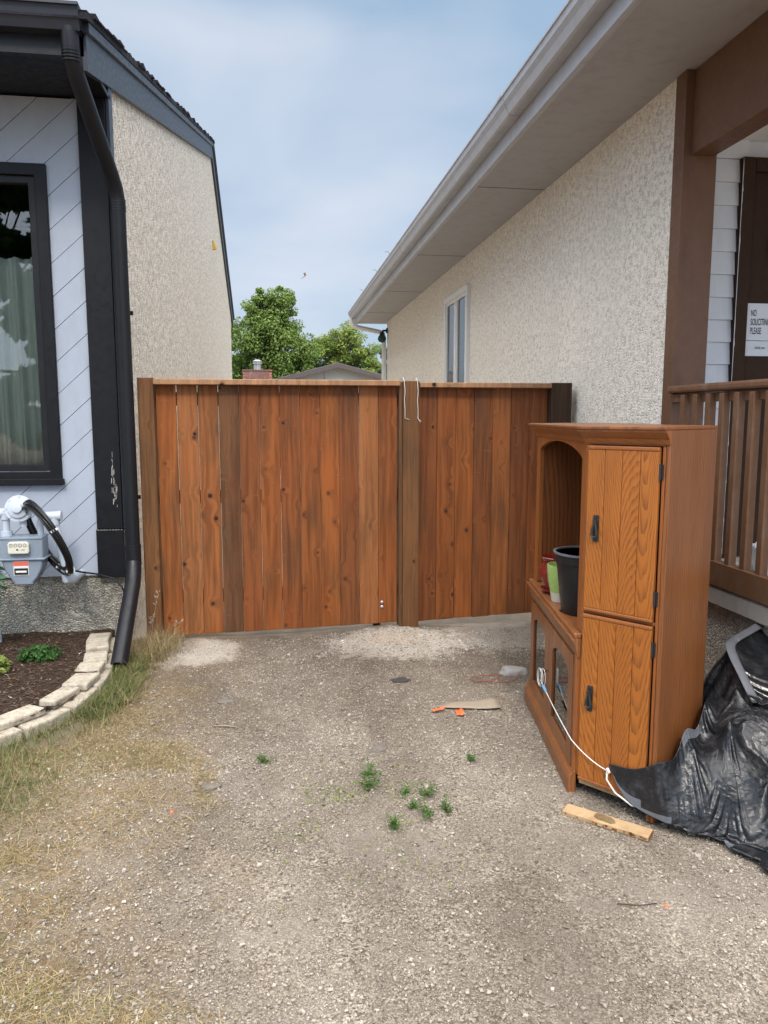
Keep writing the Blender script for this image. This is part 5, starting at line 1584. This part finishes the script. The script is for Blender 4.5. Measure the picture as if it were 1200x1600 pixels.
# mulch chips on the soil
rg = np.random.default_rng(5)
def bed_pts(n, seed):
    rg = np.random.default_rng(seed); x = rg.uniform(-3.2, -1.0, n); y = rg.uniform(3.42, 5.24, n)
    d2 = ((x[:, None] - EC[None, ::6, 0]) ** 2 + (y[:, None] - EC[None, ::6, 1]) ** 2); kx = d2.argmin(1) * 6
    ins = ((x - EC[kx, 0]) * EN[kx, 0] + (y - EC[kx, 1]) * EN[kx, 1]) > .16
    return x[ins], y[ins]
def bed_z(x, y): return .088 + (fbm(x * 5, y * 5, 3) - .5) * .05 + (fbm(x * 24, y * 24, 4, 2) - .5) * .02
def blades(x, y, z, L, w, lean, seed, curve=.5, flat=None):
    """three-segment tapering blades; returns V,F(quads)"""
    rg = np.random.default_rng(seed); n = len(x)
    a = rg.uniform(0, 6.283, n); ln = rg.uniform(lean[0], lean[1], n); l = rg.uniform(L[0], L[1], n); ww = rg.uniform(w[0], w[1], n)
    dx_, dy_ = np.cos(a), np.sin(a); nx_, ny_ = -dy_, dx_
    V = np.zeros((n, 8, 3)); px = x.copy(); py = y.copy(); pz = z.copy(); ang = ln.copy()
    for k_ in range(4):
        w_ = ww * (1 - k_ / 3.15)
        V[:, 2 * k_] = np.stack([px - nx_ * w_, py - ny_ * w_, pz], 1); V[:, 2 * k_ + 1] = np.stack([px + nx_ * w_, py + ny_ * w_, pz], 1)
        px = px + dx_ * np.sin(ang) * l / 3; py = py + dy_ * np.sin(ang) * l / 3; pz = pz + np.cos(ang) * l / 3
        pz = np.maximum(pz, z + .002); ang = ang + curve * rg.uniform(.3, 1.2, n)
    F = np.array([(0, 1, 3, 2), (2, 3, 5, 4), (4, 5, 7, 6)])
    return V.reshape(-1, 3), (F[None] + (np.arange(n) * 8)[:, None, None]).reshape(-1, 4)
x, y = bed_pts(9000, 3); n = len(x)
m_chip = m_pebble("mulch_chips", [(0, (.015, .009, .006)), (.6, (.06, .036, .024)), (.9, (.12, .08, .055)), (.985, (.2, .15, .11)), (1, (.5, .48, .45))])
V, F = blades(x, y, bed_z(x, y) + .004, (.012, .04), (.002, .006), (1.1, 1.6), 4, .15)
tag(np_obj("mulch", V, F, m_chip), "loose bark mulch on the planting bed", None, None, 'stuff')

# ------------------------------------------------------------------ grass
def dry_mask(x, y):
    e = fbm(x * 2.3, y * 2.3, 41)
    a = sstep(-x + (e - .5) * 1.1 - .08 * (y - 2.5), .28, .80)
    p = sstep(fbm(x * 4.1, y * 4.1, 43), .40, .60)
    near_bed = np.exp(-((np.minimum(np.hypot(x + 1.1, y - 3.7), 9)) / .35) ** 2)
    return np.clip(a * (.12 + .9 * p) * (1 - .75 * sstep(y, 3.3, 4.2)) + .8 * near_bed, 0, 1)
rg = np.random.default_rng(17)
n = 260000
x = rg.uniform(-2.4, -.1, n); y = rg.uniform(1.2, 4.4, n)
k_ = (rg.random(n) < dry_mask(x, y)) & in_free(x, y); x, y = x[k_], y[k_]
L1 = blades(x, y, ground_z(x, y), (.02, .062), (.0007, .0016), (1.05, 1.54), 18, .2)
n = 5000                                                # short broken straw lying over the gravel
x = rg.uniform(-1.6, 1.4, n); y = rg.uniform(1.4, 4.8, n); k_ = in_free(x, y) & (rg.random(n) < .04 + .8 * sstep(-x, .0, .9)); x, y = x[k_], y[k_]
L2 = blades(x, y, ground_z(x, y) + .008, (.015, .05), (.0006, .0014), (1.35, 1.57), 19, .05)
def strip_pts(n, d0, d1, i0, i1, seed):
    rg = np.random.default_rng(seed); i = rg.integers(i0, i1, n); d = d0 + (d1 - d0) * rg.random(n) ** 1.7
    return EC[i, 0] - EN[i, 0] * d, EC[i, 1] - EN[i, 1] * d
x, y = strip_pts(5200, .01, .24, 18, 150, 23); k_ = rg.random(len(x)) < sstep(fbm(x * 5, y * 5, 47), .34, .58) * .95; x, y = x[k_], y[k_]
L3 = blades(x, y, ground_z(x, y), (.04, .13), (.0008, .0017), (.5, 1.35), 24, .4)
x = rg.normal(-.80, .075, 1500); y = rg.normal(4.98, .17, 1500)      # long straw at the foot of the left post
L4 = blades(x, y, ground_z(x, y), (.08, .25), (.0008, .0016), (.25, 1.1), 25, .5)
V, F = merge([L1, L2, L3, L4])
tag(np_obj("dry_grass", V, F, M['grass_d']), "dry straw coloured grass along the left of the drive", None, None, 'stuff')
x, y = strip_pts(3800, .01, .19, 22, 66, 27)
G1 = blades(x, y, ground_z(x, y), (.05, .15), (.0012, .0024), (.3, 1.25), 28, .5)
x = rg.normal(-1.22, .16, 1500); y = rg.normal(3.18, .22, 1500)
G2 = blades(x, y, ground_z(x, y), (.04, .12), (.001, .002), (.2, 1.1), 29, .4)
n = 9000; x = rg.uniform(-1.9, -.35, n); y = rg.uniform(1.3, 3.6, n); k_ = (rg.random(n) < dry_mask(x, y) * sstep(fbm(x * 3, y * 3, 61), .55, .72)) & in_free(x, y); x, y = x[k_], y[k_]
G3 = blades(x, y, ground_z(x, y), (.02, .055), (.0008, .0015), (.6, 1.4), 30, .3)
x, y = strip_pts(900, .02, .22, 66, 120, 33)
G4 = blades(x, y, ground_z(x, y), (.05, .13), (.001, .002), (.2, 1.0), 34, .45)
V, F = merge([G1, G2, G3, G4])
tag(np_obj("grass", V, F, M['grass_g']), "green grass tufts along the bed edging", None, None, 'stuff')
# yellowish moss specks near the weeds
x = rg.normal(.30, .20, 1400); y = rg.normal(2.80, .26, 1400); k_ = rg.random(1400) < sstep(fbm(x * 9, y * 9, 71), .5, .62); x, y = x[k_], y[k_]
V, F = blades(x, y, ground_z(x, y) + .006, (.008, .024), (.0015, .003), (.5, 1.4), 35, .3)
tag(np_obj("ground_cover", V, F, M['leaf_b']), "tiny yellow green ground cover among the gravel", None, None, 'stuff')
# seeding grass stalks by the left post
SG2 = thing("grass_stalk", "tall dry seeding grass stalks in front of the left gate post", "grass stalk", (-.84, 5.1, 0))
b = MB(); hd = MB()
for (bx_, by_, tx, ty, tz) in ((-.86, 5.10, -.80, 5.02, .44), (-.82, 5.08, -.66, 5.0, .25), (-.86, 5.02, -.83, 4.95, .30)):
    P = [Vector((bx_, by_, 0)).lerp(Vector((tx, ty, tz)), t) + Vector((.02 * t * t, 0, -.05 * t ** 3)) for t in np.linspace(0, 1, 9)]
    b.tube(P, .0014, 5)
    for q in P[6:]:
        for u in range(4):
            v_ = Vector((random.uniform(-.02, .02), random.uniform(-.012, .012), random.uniform(.006, .03))); hd.tube([q, q + v_ * .6, q + v_], [.001, .0026, .0006], 5)
b.build("stem", M['card'], SG2, smooth=180); hd.build("seed_head", M['card'], SG2, smooth=180)

# ------------------------------------------------------------------ small plants
def leaf_cloud(c, rad, n, size, seed, zmin=None, flat=.5, shell=.0, asp=.5):
    rg = np.random.default_rng(seed)
    d = rg.normal(size=(n, 3)); d /= np.linalg.norm(d, axis=1)[:, None]
    r = (shell + (1 - shell) * rg.random(n) ** .5)[:, None]
    P = np.array(c) + d * r * np.array(rad)
    if zmin is not None: P[:, 2] = np.maximum(P[:, 2], zmin)
    return leaves_at(P, d, size, rg, flat, asp)
def leaves_at(P, d, size, rg, flat=.5, asp=.5):
    n = len(P)
    nrm = d * (1 - flat) + rg.normal(size=(n, 3)) * .45 + np.array([0, 0, flat]); nrm /= np.linalg.norm(nrm, axis=1)[:, None]
    u = np.cross(nrm, rg.normal(size=(n, 3))); u /= np.linalg.norm(u, axis=1)[:, None]
    v = np.cross(nrm, u)
    s = rg.uniform(size[0], size[1], n)[:, None]
    q = np.stack([P - u * s, P + v * s * asp - u * s * .1 + nrm * s * .12, P + u * s, P - v * s * asp - u * s * .1 + nrm * s * .12], 1)
    return q.reshape(-1, 3), (np.array([[0, 1, 2, 3]])[None] + (np.arange(n) * 4)[:, None, None]).reshape(-1, 4)
def plant(name, label, cat, c, rad, n, size, mat, seed, group=None, stems=7):
    t = thing(name, label, cat, (c[0], c[1], c[2] - rad[2]), group)
    V, F = leaf_cloud(c, rad, n, size, seed, c[2] - rad[2] * .9, .6)
    o = np_obj("foliage", V, F, mat, t, WM[t.name].translation)
    b = MB(); rg = np.random.default_rng(seed)
    for i in range(stems):
        q = Vector(c) + Vector((rg.normal() * rad[0] * .5, rg.normal() * rad[1] * .5, rad[2] * .5)); b.tube([(c[0], c[1], c[2] - rad[2] * 1.1), Vector((c[0], c[1], c[2] - rad[2])).lerp(q, .5) + Vector((0, 0, .005)), q], .0018, 5)
    b.build("stem", mat, t, smooth=180)
    return t
plant("bedding_plant", "low round green plant on the mulch near the foundation", "plant", (-1.435, 4.67, .125), (.135, .10, .05), 620, (.011, .02), M['leaf_d'], 51)
plant("bedding_plant", "yellow green bedding plant at the left edge of the mulch", "plant", (-1.62, 4.42, .14), (.10, .09, .06), 420, (.012, .024), M['leaf_b'], 52)
plant("leafy_shrub", "leafy grey green shrub beside the gas meter riser", "shrub", (-1.80, 4.87, .50), (.13, .12, .22), 420, (.018, .038), M['leaf_c'], 53, None, 9)
wl_ = [(.377, 3.07, .05, "tallest weed, standing at the back of the weed patch"), (.36, 2.97, .04, "weed just in front of the tallest weed"), (.589, 2.862, .045, "bushiest green weed right of the weed patch"), (.640, 2.748, .035, "weed in front of the bushiest weed, toward the board"), (.565, 2.722, .035, "low weed in the right front of the weed patch"),
       (.499, 2.885, .025, "thin weed between the tall weed and the bushy weed"), (.425, 2.664, .03, "lone weed at the front of the weed patch"), (-.071, 3.275, .03, "small lone weed left of the weed patch"), (.848, 3.14, .022, "tiny weed between the cardboard and the cabinet"), (.52, 2.78, .022, "grey green weed in the middle of the weed patch")]
def weed(x, y, r, label, seed):
    rg = np.random.default_rng(seed); t = thing("weed", label, "weed", (x, y, gz_(x, y)), "weeds growing through the gravel")
    Vs, b = [], MB()
    g0 = gz_(x, y)
    r *= rg.uniform(1.25, 1.7)
    for i in range(int(5 + r * 150)):
        a = rg.uniform(0, 6.283); l = r * rg.uniform(.5, 1.25); e = rg.uniform(.45, 1.45)
        top_ = np.array([x + math.cos(a) * l * math.sin(e), y + math.sin(a) * l * math.sin(e), g0 + .004 + l * math.cos(e) * 1.1])
        b.tube([(x, y, g0), tuple((np.array([x, y, g0]) + top_) / 2 + [0, 0, .004]), tuple(top_)], .0009, 4)
        m_ = 8; tt = rg.uniform(.25, 1, m_)[:, None]
        P = np.array([x, y, g0]) * (1 - tt) + top_ * tt + rg.normal(size=(m_, 3)) * .006; P[:, 2] = np.maximum(P[:, 2], g0 + .003)
        Vs.append(leaves_at(P, np.tile([0, 0, 1.0], (m_, 1)), (.003, .011), rg, .3, .38))
    V, F = merge(Vs)
    np_obj("leaf", V, F, M['weed'], t, WM[t.name].translation); bpy.context.view_layer.update()
    b.build("stem", M['weed'], t, smooth=180)
for i, (x, y, r, lab) in enumerate(wl_): weed(x, y, r, lab, 200 + i)

# ------------------------------------------------------------------ beyond the fence
def tree(name, label, x, y, h, crown, mat, n, leaf, seed, group="trees beyond the fence", trunk_r=.22, clumps=46, low=.25):
    """crown: list of (cx, cz, rx, rz) lobes relative to the foot, metres"""
    rg = np.random.default_rng(seed)
    t = thing(name, label, "tree", (x, y, 0), group)
    b = MB()
    b.tube([(x, y, -.1), (x + .04, y, h * .25), (x - .05, y + .1, h * .5), (x + .05, y, h * .78), (x, y, h * .93)], [trunk_r, trunk_r * .8, trunk_r * .6, trunk_r * .3, .03], 10)
    Vs = []
    tot = sum(c[2] * c[3] for c in crown)
    for (cx, cz, rx, rz) in crown:
        kk = max(4, int(clumps * rx * rz / tot))
        for i in range(kk):
            d = rg.normal(size=3); d /= np.linalg.norm(d); r = .35 + .65 * rg.random() ** .45
            c = np.array([x + cx + d[0] * rx * r * .86, y + d[1] * rx * r * .86, cz + d[2] * rz * r * .88])
            cr_ = rg.uniform(.30, .62) * min(rx, rz) * .62
            m_ = int(n / clumps * rg.uniform(.6, 1.3))
            V, F = leaf_cloud(c, (cr_, cr_, cr_ * .72), m_, leaf, int(rg.integers(1e6)), None, .45, .25, .55)
            Vs.append((V, F))
            z0 = max(h * .2, c[2] - .45 * h * rg.random() - .4)
            if rg.random() < .6: b.tube([(x, y, min(z0, h * .85)), ((x + c[0]) / 2 + rg.normal() * .1, (y + c[1]) / 2, (min(z0, h * .85) + c[2]) / 2 + .1), tuple(c)], [.07, .045, .015], 6)
    b.build("trunk", M['bark'], t, smooth=60)
    V, F = merge(Vs)
    np_obj("crown", V, F, mat, t, WM[t.name].translation)
    return t
tree("leafy_tree", "tall full green tree rising above the gate", -.05, 42, 8.8, [(.1, 5.2, 2.2, 2.3), (-.1, 7.35, 1.2, 1.3), (.3, 7.2, 1.2, 1.3), (-.5, 6.7, 1.3, 1.4), (-.1, 6.3, 1.6, 1.6), (1.0, 4.7, 1.7, 2.0), (-1.3, 4.9, 1.7, 2.0), (1.3, 3.0, 1.9, 1.6), (-.9, 2.8, 2.2, 1.5)], M['leaf_a'], 60000, (.05, .10), 301, clumps=280)
tree("leafy_tree", "yellow green tree behind the grey gable, left of the roughcast house", 4.15, 46, 7.3, [(0, 5.5, 1.6, 1.8), (.9, 4.5, 1.5, 1.6), (-.9, 4.7, 1.5, 1.7), (-.4, 3.4, 2.0, 1.6), (.9, 3.2, 1.9, 1.5)], M['leaf_b'], 42000, (.05, .10), 302, clumps=200)
tree("leafy_tree", "distant blue green tree beside the far eave corner", 11.6, 80, 9.0, [(-.3, 6.4, 2.2, 2.7), (-1.6, 5.2, 2.0, 2.4), (1.6, 5.0, 2.4, 2.6), (-2.6, 4.0, 1.8, 2.0)], M['leaf_c'], 20000, (.12, .22), 303, clumps=80)
tree("leafy_tree", "low dark green tree behind the brick chimney", -2.6, 44, 5.4, [(0, 3.6, 1.8, 1.6), (1.8, 3.0, 1.8, 1.3), (3.2, 2.6, 1.6, 1.2)], M['leaf_d'], 18000, (.06, .12), 304, clumps=90)
# trees across the street behind the viewer: they show only as reflections in the window glass
for i, (x, y, h) in enumerate(((-5.4, -13, 14.0), (-9.6, -15, 15.0))):
    tree("street_tree", ("broad street tree reflected in the front window glass", "taller street tree farther along, reflected in the window glass")[i], x, y, h, [(0, h * .66, 2.6, 4.0), (-1.3, h * .5, 2.2, 3.0), (1.4, h * .5, 2.2, 3.0), (0, h * .33, 2.6, 2.2), (0, 1.6, 2.8, 1.7), (-2.6, 1.5, 2.4, 1.6), (2.6, 1.5, 2.4, 1.6)], M['leaf_d'], 22000, (.18, .32), 310 + i, "street trees behind the viewer", clumps=60)
# garage with a gable, and the roof with the chimney
GA = thing("garage", "pale gabled garage with dark brown roof edge beyond the gate", "garage", (1.85, 26, 0))
px0, px1, pk, yz = .05, 3.95, (1.98, 3.16), 24.0
ez = 2.655
b = MB(); b.prism([(px0 + .2, yz + .3, 0), (px1 - .2, yz + .3, 0), (px1 - .2, yz + .3, ez + .05), (pk[0], yz + .3, pk[1] - .04), (px0 + .2, yz + .3, ez + .05)], (0, 6, 0)); b.build("wall", M['garage'], GA)
b = MB(); b.box(1.55, 1.565, yz + .292, yz + .30, 2.3, 3.04); b.build("siding_joint", M['fascia_b'], GA)
b = MB()
for (xa, za, xb, zb) in ((px0 - .25, ez - .06, pk[0], pk[1]), (pk[0], pk[1], px1 + .25, ez - .06)):
    b.prism([(xa, yz, za), (xb, yz, zb), (xb, yz, zb + .05), (xa, yz, za + .05)], (0, 6.6, 0))
b.build("roof", M['shingle_g'], GA)
b = MB()
for (xa, za, xb, zb) in ((px0 - .25, ez - .06, pk[0], pk[1]), (pk[0], pk[1], px1 + .25, ez - .06)):
    b.prism([(xa, yz - .03, za - .10), (xb, yz - .03, zb - .10), (xb, yz - .03, zb + .03), (xa, yz - .03, za + .03)], (0, .029, 0))
b.build("rake_board", M['fascia_b'], GA)
CH = thing("neighbour_house", "house beyond the gate of which the red brick chimney shows", "house", (-.5, 23, 0))
b = MB(); b.box(-4.5, -.02, 21.8, 27, 0, 2.2); b.build("wall", M['garage'], CH)
b = MB(); b.prism([(-4.8, 21.4, 2.1), (-4.8, 24.4, 2.62), (-4.8, 27.4, 2.1)], (5.0, 0, 0)); rf_ = b.build("roof", M['shingle_g'], CH)
b = MB(); b.box(-.885, -.072, 22.0, 22.6, 2.0, 2.815); ck = b.build("chimney", M['brick'], rf_, Matrix.Translation((-.885, 22.0, 2.0)))
b = MB(); b.box(-.80, -.155, 21.985, 22.0, 2.0, 2.80); b.build("face_panel", M['mortar_cap'], ck)
b = MB(); b.box(-.90, -.055, 21.975, 22.62, 2.816, 2.85); b.build("chimney_cap", M['mortar_cap'], ck, bevel=.006)
b = MB(); b.lathe([(.10, 2.85), (.10, 3.02), (.135, 3.03), (.135, 3.06), (.11, 3.065), (.11, 3.09), (.145, 3.10), (.06, 3.15), (0, 3.155)], (-.48, 22.3, 0), 24); b.build("flue", M['metal'], ck, smooth=35)
# bird
BI = thing("bird", "small pale bird flying in the sky above the trees", "bird", (.793, 20, 5.10))
b = MB()
pp = [Vector((.793 - .07, 20, 5.03)), Vector((.793 - .03, 20, 5.07)), Vector((.793 + .02, 20, 5.11)), Vector((.793 + .06, 20, 5.15)), Vector((.793 + .085, 20, 5.165))]
b.tube(pp, [.004, .014, .020, .014, .004], 10); b.build("body", M['bird'], BI, smooth=180)
b = MB()
for s_ in (-1, 1):
    b.prism([(.79, 20 + s_ * .02, 5.10), (.84, 20 + s_ * .02, 5.13), (.83, 20 + s_ * .10, 5.16), (.78, 20 + s_ * .16, 5.15), (.78, 20 + s_ * .08, 5.12)], (.002, 0, .006))
build_each(b, "wing", M['bird'], BI)
